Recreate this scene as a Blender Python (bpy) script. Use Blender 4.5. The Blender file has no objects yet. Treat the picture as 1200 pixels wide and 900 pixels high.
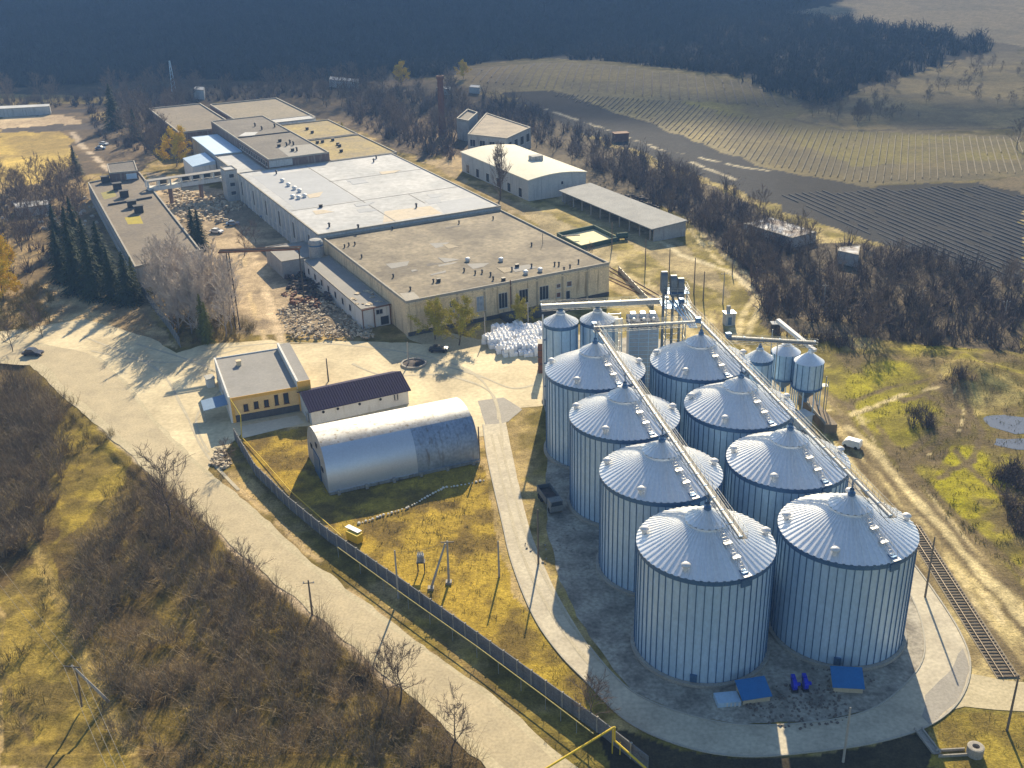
import bpy, bmesh, math, random
import numpy as np
from mathutils import Vector
from mathutils.geometry import tessellate_polygon
random.seed(7); rng = np.random.default_rng(7)
R = math.radians; PI = math.pi
SC = bpy.context.scene; COL = SC.collection

# ------------------------------------------------------------------ camera
F, DEP, ROLL, CH = 1249.4315, 0.424, -0.0257, 92.3753      # focal length in photo pixels, tilt down, roll, height (m)
fw = np.array([0, math.cos(DEP), -math.sin(DEP)]); rt = np.array([1., 0, 0]); upv = np.cross(rt, fw)
_c, _s = math.cos(ROLL), math.sin(ROLL)
cr, cu = _c*rt + _s*upv, -_s*rt + _c*upv
cam_d = bpy.data.cameras.new('camera'); cam = bpy.data.objects.new('camera', cam_d); COL.objects.link(cam)
from mathutils import Matrix
M3 = Matrix(((cr[0], cu[0], -fw[0]), (cr[1], cu[1], -fw[1]), (cr[2], cu[2], -fw[2])))
cam.matrix_world = Matrix.Translation((0, 0, CH)) @ M3.to_4x4()
cam_d.sensor_width = 36; cam_d.sensor_fit = 'HORIZONTAL'; cam_d.lens = 36*F/1200
cam_d.clip_start = 1; cam_d.clip_end = 9000
SC.camera = cam
# ------------------------------------------------------------------ sky, sun, exposure
SUN_EL, SUN_AZ = 28.0, 8.0          # elevation; azimuth east of +Y (the sun stands ahead of the camera)
w = bpy.data.worlds.new('World'); SC.world = w; w.use_nodes = True
nt = w.node_tree; nt.nodes.clear()
sky = nt.nodes.new('ShaderNodeTexSky'); sky.sky_type = 'NISHITA'; sky.sun_disc = False
sky.sun_elevation = R(SUN_EL); sky.sun_rotation = R(SUN_AZ); sky.altitude = 100; sky.air_density = 1.2; sky.dust_density = 0.7; sky.ozone_density = 2.5
bg = nt.nodes.new('ShaderNodeBackground'); bg.inputs[1].default_value = 0.08
out = nt.nodes.new('ShaderNodeOutputWorld'); nt.links.new(sky.outputs[0], bg.inputs[0]); nt.links.new(bg.outputs[0], out.inputs[0])
sl = bpy.data.lights.new('sun', 'SUN'); sl.energy = 5.0; sl.angle = R(0.5); sl.color = (1, .84, .58)
so = bpy.data.objects.new('sun', sl); COL.objects.link(so)
sd = Vector((math.sin(R(SUN_AZ))*math.cos(R(SUN_EL)), math.cos(R(SUN_AZ))*math.cos(R(SUN_EL)), math.sin(R(SUN_EL))))
so.rotation_euler = sd.to_track_quat('Z', 'Y').to_euler()
vs = SC.view_settings; vs.view_transform = 'Standard'; vs.look = 'None'; vs.gamma = 1; vs.exposure = 0.95

# ------------------------------------------------------------------ noise and terrain
def _h(ix, iy, sd_):
    n = (ix.astype(np.int64)*374761393 + iy.astype(np.int64)*668265263 + sd_*1274126177) & 0x7fffffff
    n = ((n ^ (n >> 13))*1274126177) & 0x7fffffff
    return ((n ^ (n >> 16)) & 0xffff)/65535.0
def vn(x, y, s, seed=0):
    x = np.asarray(x, float)/s; y = np.asarray(y, float)/s
    ix = np.floor(x); iy = np.floor(y); fx = x-ix; fy = y-iy; fx = fx*fx*(3-2*fx); fy = fy*fy*(3-2*fy)
    a, b, c, d = _h(ix, iy, seed), _h(ix+1, iy, seed), _h(ix, iy+1, seed), _h(ix+1, iy+1, seed)
    return (a*(1-fx)+b*fx)*(1-fy)+(c*(1-fx)+d*fx)*fy
def fbm(x, y, s, o=4, seed=0):
    v = 0; a = 1; t = 0
    for k in range(o):
        v = v+a*vn(x, y, s/2**k, seed+k*17); t += a; a *= .55
    return v/t
def G(x, y, z=0):                       # photo pixel -> world point on the plane at height z
    d = fw + cr*(x-600)/F - cu*(y-450)/F
    return np.array([0, 0, CH]) + d*((z-CH)/d[2])
def sm(t): t = np.clip(t, 0, 1); return t*t*(3-2*t)
MOUNDS = []
for px, py, r_, h_ in [(1105, 425, 7, 3.2), (1135, 445, 6, 2.6), (1160, 452, 7, 3), (1122, 462, 5, 2), (925, 385, 7, 2.2), (985, 388, 8, 2.0), (1085, 505, 7, 1.6), (1180, 430, 9, 2.5),
                       (360, 385, 6, 1.0), (345, 350, 5, 1.2), (395, 375, 5, 0.9), (460, 170, 1, 0)]:
    g = G(px, py); MOUNDS.append((g[0], g[1], r_, h_))
vh = G(680, 95)
HILL = 75.0
def tz(x, y):
    x = np.asarray(x, float); y = np.asarray(y, float)
    z = -0.03 + 0*x
    z = z + HILL*sm((y-640-0.10*x)/1300)*(.8+.4*fbm(x, y, 400, 3, 5))
    z = z + 7*np.exp(-((x-vh[0])/110)**2-((y-vh[1])/70)**2)
    for a, b, r_, h_ in MOUNDS:
        z = z + .62*h_*np.exp(-((x-a)**2+(y-b)**2)/r_**2)*(.7+.6*vn(x, y, 3, 3))
    return z
TT = np.concatenate([np.arange(80, 700, 1.5), np.arange(700, 3500, 4)])
def at(px, py, z=None):                 # photo pixel -> point where the ground (or the plane z) is
    if z is not None: g = G(px, py, z); return Vector(g)
    d = fw + cr*(px-600)/F - cu*(py-450)/F
    d = d/np.hypot(d[0], d[1]); X = d[0]*TT; Y = d[1]*TT; Z = CH+d[2]*TT
    k = np.argmax(Z < tz(X, Y)); t0, t1 = TT[max(k-1, 0)], TT[k]
    for _ in range(14):
        t = (t0+t1)/2
        if CH+d[2]*t < float(tz(d[0]*t, d[1]*t)): t1 = t
        else: t0 = t
    return Vector((d[0]*t, d[1]*t, float(tz(d[0]*t, d[1]*t))))
def inpoly(X, Y, P):
    r = np.zeros(X.shape, bool); n = len(P)
    for i in range(n):
        x0, y0 = P[i][0], P[i][1]; x1, y1 = P[(i+1) % n][0], P[(i+1) % n][1]
        if y0 == y1: continue
        c = ((y0 > Y) != (y1 > Y)) & (X < (x1-x0)*(Y-y0)/(y1-y0)+x0)
        r ^= c
    return r
def wp(pl): return [at(*p) for p in pl]

# ------------------------------------------------------------------ materials
MATS = {}
def mat(name, c, c2=None, rough=.85, metal=0., scale=1., amt=.25, fine=None, bump=0., bscale=None, stretch=(1, 1, 1), contrast=1., world=False, spec=.3, streak=None, alpha=None):
    if name in MATS: return MATS[name]
    m = bpy.data.materials.new(name); m.use_nodes = True; t = m.node_tree; N = t.nodes; L = t.links
    b = N['Principled BSDF']; b.inputs['Roughness'].default_value = rough; b.inputs['Metallic'].default_value = metal
    b.inputs['Specular IOR Level'].default_value = spec
    if world: tc = N.new('ShaderNodeNewGeometry').outputs['Position']
    else: tc = N.new('ShaderNodeTexCoord').outputs['Object']
    mp = N.new('ShaderNodeMapping'); mp.inputs['Scale'].default_value = stretch; L.new(tc, mp.inputs[0])
    n1 = N.new('ShaderNodeTexNoise'); n1.inputs['Scale'].default_value = scale; n1.inputs['Detail'].default_value = 6; n1.inputs['Roughness'].default_value = .62
    L.new(mp.outputs[0], n1.inputs[0])
    ramp = N.new('ShaderNodeMapRange'); ramp.inputs[1].default_value = .5-.22/contrast; ramp.inputs[2].default_value = .5+.22/contrast; L.new(n1.outputs[0], ramp.inputs[0])
    mx = N.new('ShaderNodeMix'); mx.data_type = 'RGBA'
    mx.inputs[6].default_value = (*c, 1); mx.inputs[7].default_value = (*(c2 or [v*(1-amt) for v in c]), 1)
    L.new(ramp.outputs[0], mx.inputs[0]); col = mx.outputs[2]
    n2 = N.new('ShaderNodeTexNoise'); n2.inputs['Scale'].default_value = fine or scale*9; n2.inputs['Detail'].default_value = 4; L.new(mp.outputs[0], n2.inputs[0])
    r2 = N.new('ShaderNodeMapRange'); r2.inputs[1].default_value = .3; r2.inputs[2].default_value = .7; r2.inputs[3].default_value = 1-amt; r2.inputs[4].default_value = 1+amt*.6; L.new(n2.outputs[0], r2.inputs[0])
    m2 = N.new('ShaderNodeVectorMath'); m2.operation = 'SCALE'; L.new(col, m2.inputs[0]); L.new(r2.outputs[0], m2.inputs['Scale']); col = m2.outputs[0]
    if streak:                                                  # vertical runs of rust or dirt
        ms = N.new('ShaderNodeMapping'); ms.inputs['Scale'].default_value = (1.4, 1.4, .12); L.new(tc, ms.inputs[0])
        n3 = N.new('ShaderNodeTexNoise'); n3.inputs['Scale'].default_value = 1; n3.inputs['Detail'].default_value = 5; L.new(ms.outputs[0], n3.inputs[0])
        r3 = N.new('ShaderNodeMapRange'); r3.inputs[1].default_value = .55; r3.inputs[2].default_value = .72; L.new(n3.outputs[0], r3.inputs[0])
        m3 = N.new('ShaderNodeMix'); m3.data_type = 'RGBA'; L.new(r3.outputs[0], m3.inputs[0]); L.new(col, m3.inputs[6]); m3.inputs[7].default_value = (*streak, 1); col = m3.outputs[2]
    L.new(col, b.inputs['Base Color'])
    if bump:
        bn = N.new('ShaderNodeBump'); bn.inputs['Strength'].default_value = 1; bn.inputs['Distance'].default_value = bump
        n4 = N.new('ShaderNodeTexNoise'); n4.inputs['Scale'].default_value = bscale or scale*6; n4.inputs['Detail'].default_value = 5; L.new(mp.outputs[0], n4.inputs[0])
        L.new(n4.outputs[0], bn.inputs['Height']); L.new(bn.outputs[0], b.inputs['Normal'])
    MATS[name] = m; return m

galv = mat('galvanised_steel', (.50, .66, .82), (.40, .56, .72), rough=.42, metal=.3, scale=.4, amt=.10, fine=3, stretch=(1, 1, .5), spec=.5)
galv_roof = mat('galvanised_roof', (.88, .88, .87), (.78, .80, .82), rough=.40, metal=.5, scale=.3, amt=.07, fine=2.5, spec=.5)
galv_dark = mat('dark_steel', (.10, .20, .36), (.07, .15, .29), rough=.5, metal=.5, scale=.8)
galv_bright = mat('bright_steel', (.66, .66, .66), rough=.5, metal=.25, scale=1, amt=.1)
rail_m = mat('rail_steel', (.36, .37, .36), rough=.6, metal=.2, scale=2)
grate_m = mat('walkway_grate', (.20, .19, .17), (.26, .25, .23), rough=.8, scale=2)
conc = mat('concrete', (.40, .37, .31), (.28, .26, .23), scale=.6, amt=.25, fine=6, bump=.01)
conc_fence = mat('fence_concrete', (.20, .20, .20), (.13, .135, .15), scale=.9, amt=.3, fine=5, bump=.02, streak=(.09, .09, .09))
white_w = mat('white_plaster', (.72, .71, .68), (.62, .61, .58), scale=.5, amt=.1, fine=5, streak=(.5, .47, .4))
beige_w = mat('beige_plaster', (.82, .66, .42), (.62, .49, .32), scale=.35, amt=.22, fine=3, bump=.01, streak=(.34, .25, .15))
grey_w = mat('grey_plaster', (.42, .42, .40), (.30, .30, .30), scale=.4, amt=.2, fine=3, streak=(.22, .2, .18))
white_pan = mat('white_panel_wall', (.50, .51, .50), (.36, .38, .40), scale=.25, amt=.2, fine=2, streak=(.26, .27, .27))
brick = mat('brick', (.17, .075, .055), (.12, .055, .045), scale=.8, amt=.3, fine=8)
brown_brick = mat('brown_brick', (.22, .15, .12), (.14, .10, .09), scale=.6, amt=.3, fine=6, streak=(.32, .28, .24))
orange_w = mat('orange_plaster', (.78, .45, .09), (.66, .38, .09), scale=.5, amt=.12, fine=4)
orange_l = mat('light_orange_plaster', (.80, .55, .25), (.70, .46, .19), scale=.5, amt=.12, fine=4)
plinth_m = mat('dark_plinth', (.10, .10, .105), (.06, .06, .065), scale=.8, amt=.3)
roof_brown = mat('roof_brown', (.27, .225, .155), (.125, .105, .078), scale=.09, amt=.36, fine=.9, contrast=1.9, bump=.02, bscale=2)
roof_pale = mat('roof_pale_membrane', (.50, .505, .51), (.38, .395, .41), scale=.07, amt=.16, fine=.6, contrast=1.8)
roof_pale2 = mat('roof_pale_patch', (.40, .42, .45), (.34, .36, .39), scale=.1, amt=.07, fine=.8)
roof_tan = mat('roof_tan_patch', (.56, .47, .34), (.46, .41, .34), scale=.15, amt=.12, fine=.8)
roof_dark = mat('roof_dark_felt', (.15, .135, .12), (.08, .075, .075), scale=.1, amt=.3, fine=1.2, contrast=1.3)
roof_moss = mat('roof_mossy', (.36, .27, .07), (.17, .135, .085), scale=.1, amt=.3, fine=1)
roof_cream = mat('roof_cream', (.72, .68, .54), (.64, .60, .49), scale=.15, amt=.07)
roof_blue = mat('roof_pale_blue', (.50, .64, .78), (.42, .56, .72), rough=.5, metal=.2, scale=.3, amt=.07)
roof_navy = mat('roof_navy_sheet', (.022, .016, .060), (.018, .013, .048), rough=.75, scale=.5, amt=.15, spec=.12)
roof_grey = mat('roof_grey_felt', (.29, .28, .265), (.23, .225, .215), scale=.25, amt=.12, fine=2)
roof_slate = mat('roof_grey_slate', (.30, .31, .31), (.20, .21, .22), scale=.2, amt=.25, fine=3)
tin_snow = mat('torn_tin', (.60, .60, .60), (.22, .18, .16), scale=.25, amt=.2, fine=2, contrast=3)
glass = mat('window_glass', (.035, .045, .06), rough=.15, scale=2, amt=.2, spec=.6)
glass_l = mat('pale_window', (.40, .46, .52), (.2, .24, .3), rough=.3, scale=1, amt=.2)
frame_w = mat('window_frame', (.62, .6, .56), scale=2, amt=.1)
dark = mat('dark_opening', (.03, .03, .035), scale=1, amt=.3)
black_st = mat('black_metal', (.045, .045, .05), rough=.6, scale=2)
rust = mat('rust', (.20, .085, .045), (.12, .055, .035), scale=1, amt=.3)
yellow = mat('yellow_paint', (.72, .52, .03), (.6, .42, .03), rough=.5, scale=2, amt=.12)
blue_p = mat('blue_sheet', (.02, .16, .42), (.02, .13, .34), rough=.45, scale=1, amt=.15)
blue_v = mat('blue_fan_paint', (.01, .025, .50), rough=.35, scale=2, amt=.1)
green_p = mat('green_paint', (.05, .10, .075), (.035, .07, .055), scale=1, amt=.2)
wood = mat('pole_wood', (.20, .165, .13), (.13, .105, .085), scale=2, amt=.3, stretch=(4, 4, .5))
conc_pole = mat('pole_concrete', (.40, .38, .34), (.30, .28, .25), scale=2, amt=.2)
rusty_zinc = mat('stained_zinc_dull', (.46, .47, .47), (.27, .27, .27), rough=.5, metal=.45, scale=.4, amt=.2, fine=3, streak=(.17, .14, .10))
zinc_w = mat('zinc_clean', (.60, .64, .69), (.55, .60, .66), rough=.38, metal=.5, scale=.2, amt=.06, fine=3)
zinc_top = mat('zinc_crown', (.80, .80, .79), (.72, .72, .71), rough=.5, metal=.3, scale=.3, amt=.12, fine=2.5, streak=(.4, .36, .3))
bag_m = mat('white_bag', (.88, .88, .88), (.80, .80, .82), rough=.7, scale=1.5, amt=.1, bump=.03, bscale=4)
paint_dk = mat('car_paint_dark', (.03, .035, .055), rough=.3, scale=2, amt=.1, spec=.6)
paint_w = mat('car_paint_white', (.75, .75, .74), rough=.35, scale=2, amt=.05, spec=.5)
paint_g = mat('car_paint_grey', (.3, .31, .33), rough=.4, scale=2, amt=.05, spec=.5)
paint_b = mat('car_paint_blue', (.12, .2, .32), rough=.4, scale=2, amt=.05, spec=.5)
tyre_m = mat('tyre', (.025, .025, .025), scale=4)
water_m = mat('puddle_water', (.10, .11, .13), (.08, .085, .10), rough=.06, scale=.5, amt=.1, spec=.8)
bark = mat('bark_grey', (.16, .125, .095), (.10, .08, .06), scale=3, amt=.25)
bark_b = mat('bark_birch', (.44, .39, .35), (.32, .27, .24), scale=3, amt=.2)
twig_b = mat('birch_twigs', (.60, .53, .46), (.46, .40, .35), scale=.5, amt=.25)
twig = mat('bare_twigs', (.17, .125, .10), (.11, .085, .07), scale=.4, amt=.25)
twig_d = mat('thicket_twigs', (.32, .24, .14), (.18, .14, .085), scale=.08, amt=.25, world=True)
twig_o = mat('olive_twigs', (.26, .20, .06), (.17, .13, .045), scale=.1, amt=.25, world=True)
twig_p = mat('thicket_far_twigs', (.16, .118, .10), (.075, .058, .06), scale=.03, amt=.25, world=True)
wood_far = mat('far_wood_twigs', (.055, .055, .06), (.035, .038, .045), scale=.02, amt=.25, world=True)
leaf_y = mat('willow_leaves', (.50, .42, .04), (.38, .33, .04), scale=.6, amt=.3)
leaf_o = mat('catkin_leaves', (.80, .56, .01), (.66, .46, .02), scale=.6, amt=.3)
needle = mat('spruce_needles', (.045, .065, .022), (.02, .036, .018), scale=.5, amt=.35)
needle_o = mat('pine_needles', (.20, .20, .035), (.12, .13, .025), scale=.5, amt=.35)
dry_grass = mat('dry_grass_blades', (.27, .21, .07), (.17, .14, .04), scale=.2, amt=.3, world=True)
stone_m = mat('pale_stone', (.62, .58, .5), (.45, .42, .37), scale=2, amt=.2)
rubble_m = mat('rubble', (.66, .57, .42), (.30, .23, .15), scale=.7, amt=.35, fine=3, contrast=2.2, world=True)
scrap_m = mat('scrap_heap', (.10, .075, .07), (.035, .03, .035), scale=.8, amt=.4, contrast=2, world=True)
soil_m = mat('brown_wall', (.24, .19, .13), (.17, .13, .09), scale=.5, amt=.2)

# ------------------------------------------------------------------ object helpers
def tag(o, label=None, cat=None, group=None, kind=None):
    if label: o['label'] = label
    if cat: o['category'] = cat
    if group: o['group'] = group
    if kind: o['kind'] = kind
    return o
def thing(name, label, cat, loc=(0, 0, 0), group=None, rz=0.):
    o = bpy.data.objects.new(name, None); COL.objects.link(o); o.location = loc; o.rotation_euler = (0, 0, rz); o.empty_display_size = .5
    return tag(o, label, cat, group)
def copy_tree(o, loc=None, rz=None, sc=None, label=None, group=None, parent=None):
    c = o.copy(); COL.objects.link(c)
    if parent is not None: c.parent = parent
    if loc is not None: c.location = loc
    if rz is not None: c.rotation_euler = (0, 0, rz)
    if sc is not None: c.scale = sc if hasattr(sc, '__len__') else (sc, sc, sc)
    if label: c['label'] = label
    if group: c['group'] = group
    for ch in list(KIDS.get(o.name, [])): copy_tree(ch, parent=c)
    return c
KIDS = {}
def nrm(v): v = Vector(v); return v.normalized() if v.length > 1e-9 else Vector((0, 0, 1))
class MB:
    def __init__(s): s.v = []; s.f = []; s.mi = []
    def poly(s, pts, mi=0):
        n = len(s.v); s.v += [tuple(p) for p in pts]; s.f.append(tuple(range(n, n+len(pts)))); s.mi.append(mi); return s
    def box(s, c, d, rz=0., mi=0, top=1.):
        cx, cy, cz = c; a, b, h = d[0]/2, d[1]/2, d[2]/2; ca, sa = math.cos(rz), math.sin(rz); n = len(s.v)
        for z, k in ((-h, 1.), (h, top)):
            for x, y in ((-a, -b), (a, -b), (a, b), (-a, b)):
                x *= k; y *= k; s.v.append((cx+x*ca-y*sa, cy+x*sa+y*ca, cz+z))
        for q in ((3, 2, 1, 0), (4, 5, 6, 7), (0, 1, 5, 4), (1, 2, 6, 5), (2, 3, 7, 6), (3, 0, 4, 7)): s.f.append(tuple(n+i for i in q)); s.mi.append(mi)
        return s
    def prism(s, P, z0, z1, mi=0, cap=True, z1s=None):
        n = len(s.v); k = len(P)
        A = sum(P[i][0]*P[(i+1) % k][1]-P[(i+1) % k][0]*P[i][1] for i in range(k))
        if A < 0: P = P[::-1]; z1s = z1s[::-1] if z1s else None
        for i, p in enumerate(P): s.v.append((p[0], p[1], z0))
        for i, p in enumerate(P): s.v.append((p[0], p[1], z1s[i] if z1s else z1))
        for i in range(k): s.f.append((n+i, n+(i+1) % k, n+k+(i+1) % k, n+k+i)); s.mi.append(mi)
        if cap:
            if k > 4:
                for t in tessellate_polygon([[Vector((p[0], p[1], 0)) for p in P]]):
                    s.f.append(tuple(n+k+i for i in t)); s.mi.append(mi)
            else: s.f.append(tuple(n+k+i for i in range(k))); s.mi.append(mi)
        return s
    def bar(s, a, b, w_, h_=None, mi=0):                          # rectangular bar between two points
        a = Vector(a); b = Vector(b); d = nrm(b-a); h_ = h_ or w_
        x = d.cross(Vector((0, 0, 1))); x = nrm(x) if x.length > 1e-3 else Vector((1, 0, 0)); y = nrm(x.cross(d)); n = len(s.v)
        for p in (a, b):
            for i, j in ((-1, -1), (1, -1), (1, 1), (-1, 1)): s.v.append(tuple(p+x*i*w_/2+y*j*h_/2))
        for q in ((3, 2, 1, 0), (4, 5, 6, 7), (0, 1, 5, 4), (1, 2, 6, 5), (2, 3, 7, 6), (3, 0, 4, 7)): s.f.append(tuple(n+i for i in q)); s.mi.append(mi)
        return s
    def tube(s, a, b, r0, r1=None, n=8, mi=0, cap=True):
        a = Vector(a); b = Vector(b); r1 = r0 if r1 is None else r1; d = nrm(b-a)
        x = d.cross(Vector((0, 0, 1))); x = nrm(x) if x.length > 1e-3 else Vector((1, 0, 0)); y = x.cross(d); k = len(s.v)
        for p, r_ in ((a, r0), (b, r1)):
            for i in range(n): t = 2*PI*i/n; s.v.append(tuple(p+x*math.cos(t)*r_+y*math.sin(t)*r_))
        for i in range(n): s.f.append((k+i, k+(i+1) % n, k+n+(i+1) % n, k+n+i)); s.mi.append(mi)
        if cap: s.f.append(tuple(k+n+i for i in range(n))); s.mi.append(mi); s.f.append(tuple(k+n-1-i for i in range(n))); s.mi.append(mi)
        return s
    def lathe(s, prof, c=(0, 0, 0), n=24, mi=0):
        k = len(s.v); m = len(prof)
        for r_, z in prof:
            for i in range(n): t = 2*PI*i/n; s.v.append((c[0]+r_*math.cos(t), c[1]+r_*math.sin(t), c[2]+z))
        for j in range(m-1):
            for i in range(n): a = k+j*n+i; b = k+j*n+(i+1) % n; s.f.append((a, b, b+n, a+n)); s.mi.append(mi)
        return s
    def arr(s, V, Fc, mi=0):
        n = len(s.v); s.v += [tuple(v) for v in V]; s.f += [tuple(int(i)+n for i in f) for f in Fc]; s.mi += [mi]*len(Fc); return s
    def build(s, name, m, parent=None, smooth=False, local=False):
        me = bpy.data.meshes.new(name); off = Vector((0, 0, 0))
        if parent is not None and not local:
            off = parent.location.copy(); p = parent
            while p.parent: p = p.parent; off += p.location
        vv = [(x-off.x, y-off.y, z-off.z) for x, y, z in s.v]
        me.from_pydata(vv, [], s.f); ms = m if isinstance(m, (list, tuple)) else [m]
        for q in ms: me.materials.append(q)
        if len(ms) > 1: me.polygons.foreach_set('material_index', s.mi)
        if smooth: me.polygons.foreach_set('use_smooth', [True]*len(me.polygons))
        me.update(); o = bpy.data.objects.new(name, me); COL.objects.link(o)
        if parent is not None: o.parent = parent; KIDS.setdefault(parent.name, []).append(o)
        return o
def npmesh(name, V, T, m, parent=None, col=None):
    me = bpy.data.meshes.new(name); k = T.shape[1]
    me.vertices.add(len(V)); me.vertices.foreach_set('co', V.astype(np.float32).ravel())
    me.loops.add(T.size); me.loops.foreach_set('vertex_index', T.astype(np.int32).ravel())
    me.polygons.add(len(T)); me.polygons.foreach_set('loop_start', np.arange(0, T.size, k, dtype=np.int32))
    me.materials.append(m); me.update(); me.validate()
    o = bpy.data.objects.new(name, me); COL.objects.link(o)
    if parent is not None: o.parent = parent; KIDS.setdefault(parent.name, []).append(o)
    return o

# ------------------------------------------------------------------ ground
ny, nx = 860, 1040
yy = 62*np.exp(np.linspace(0, math.log(3600/62), ny)); tt = np.linspace(-.95, .95, nx)
X = tt[None, :]*(yy[:, None]+45); Y = np.repeat(yy[:, None], nx, 1)
Z = tz(X, Y)
near = np.exp(-((Y-120)/260)**2)
Xw = X+4*(fbm(X, Y, 9, 3, 1)-.5)*np.clip(Y/200, .5, 6); Yw = Y+4*(fbm(X, Y, 9, 3, 2)-.5)*np.clip(Y/200, .5, 6)
n1 = fbm(X, Y, 28, 5, 11); n2 = fbm(X, Y, 6, 4, 12); n3 = fbm(X, Y, 2.0, 3, 13)
def lerp(a, b, t): return np.asarray(a)*(1-t[..., None])+np.asarray(b)*t[..., None]
olive, tan, brown, yellowg = (.125, .105, .028), (.33, .27, .15), (.10, .078, .045), (.26, .215, .055)
C = lerp(olive, tan, sm((n2*.55+n1*.45-.42)/.25)); C = lerp(C, np.array(yellowg), .5*sm((n3-.5)/.3))
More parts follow.
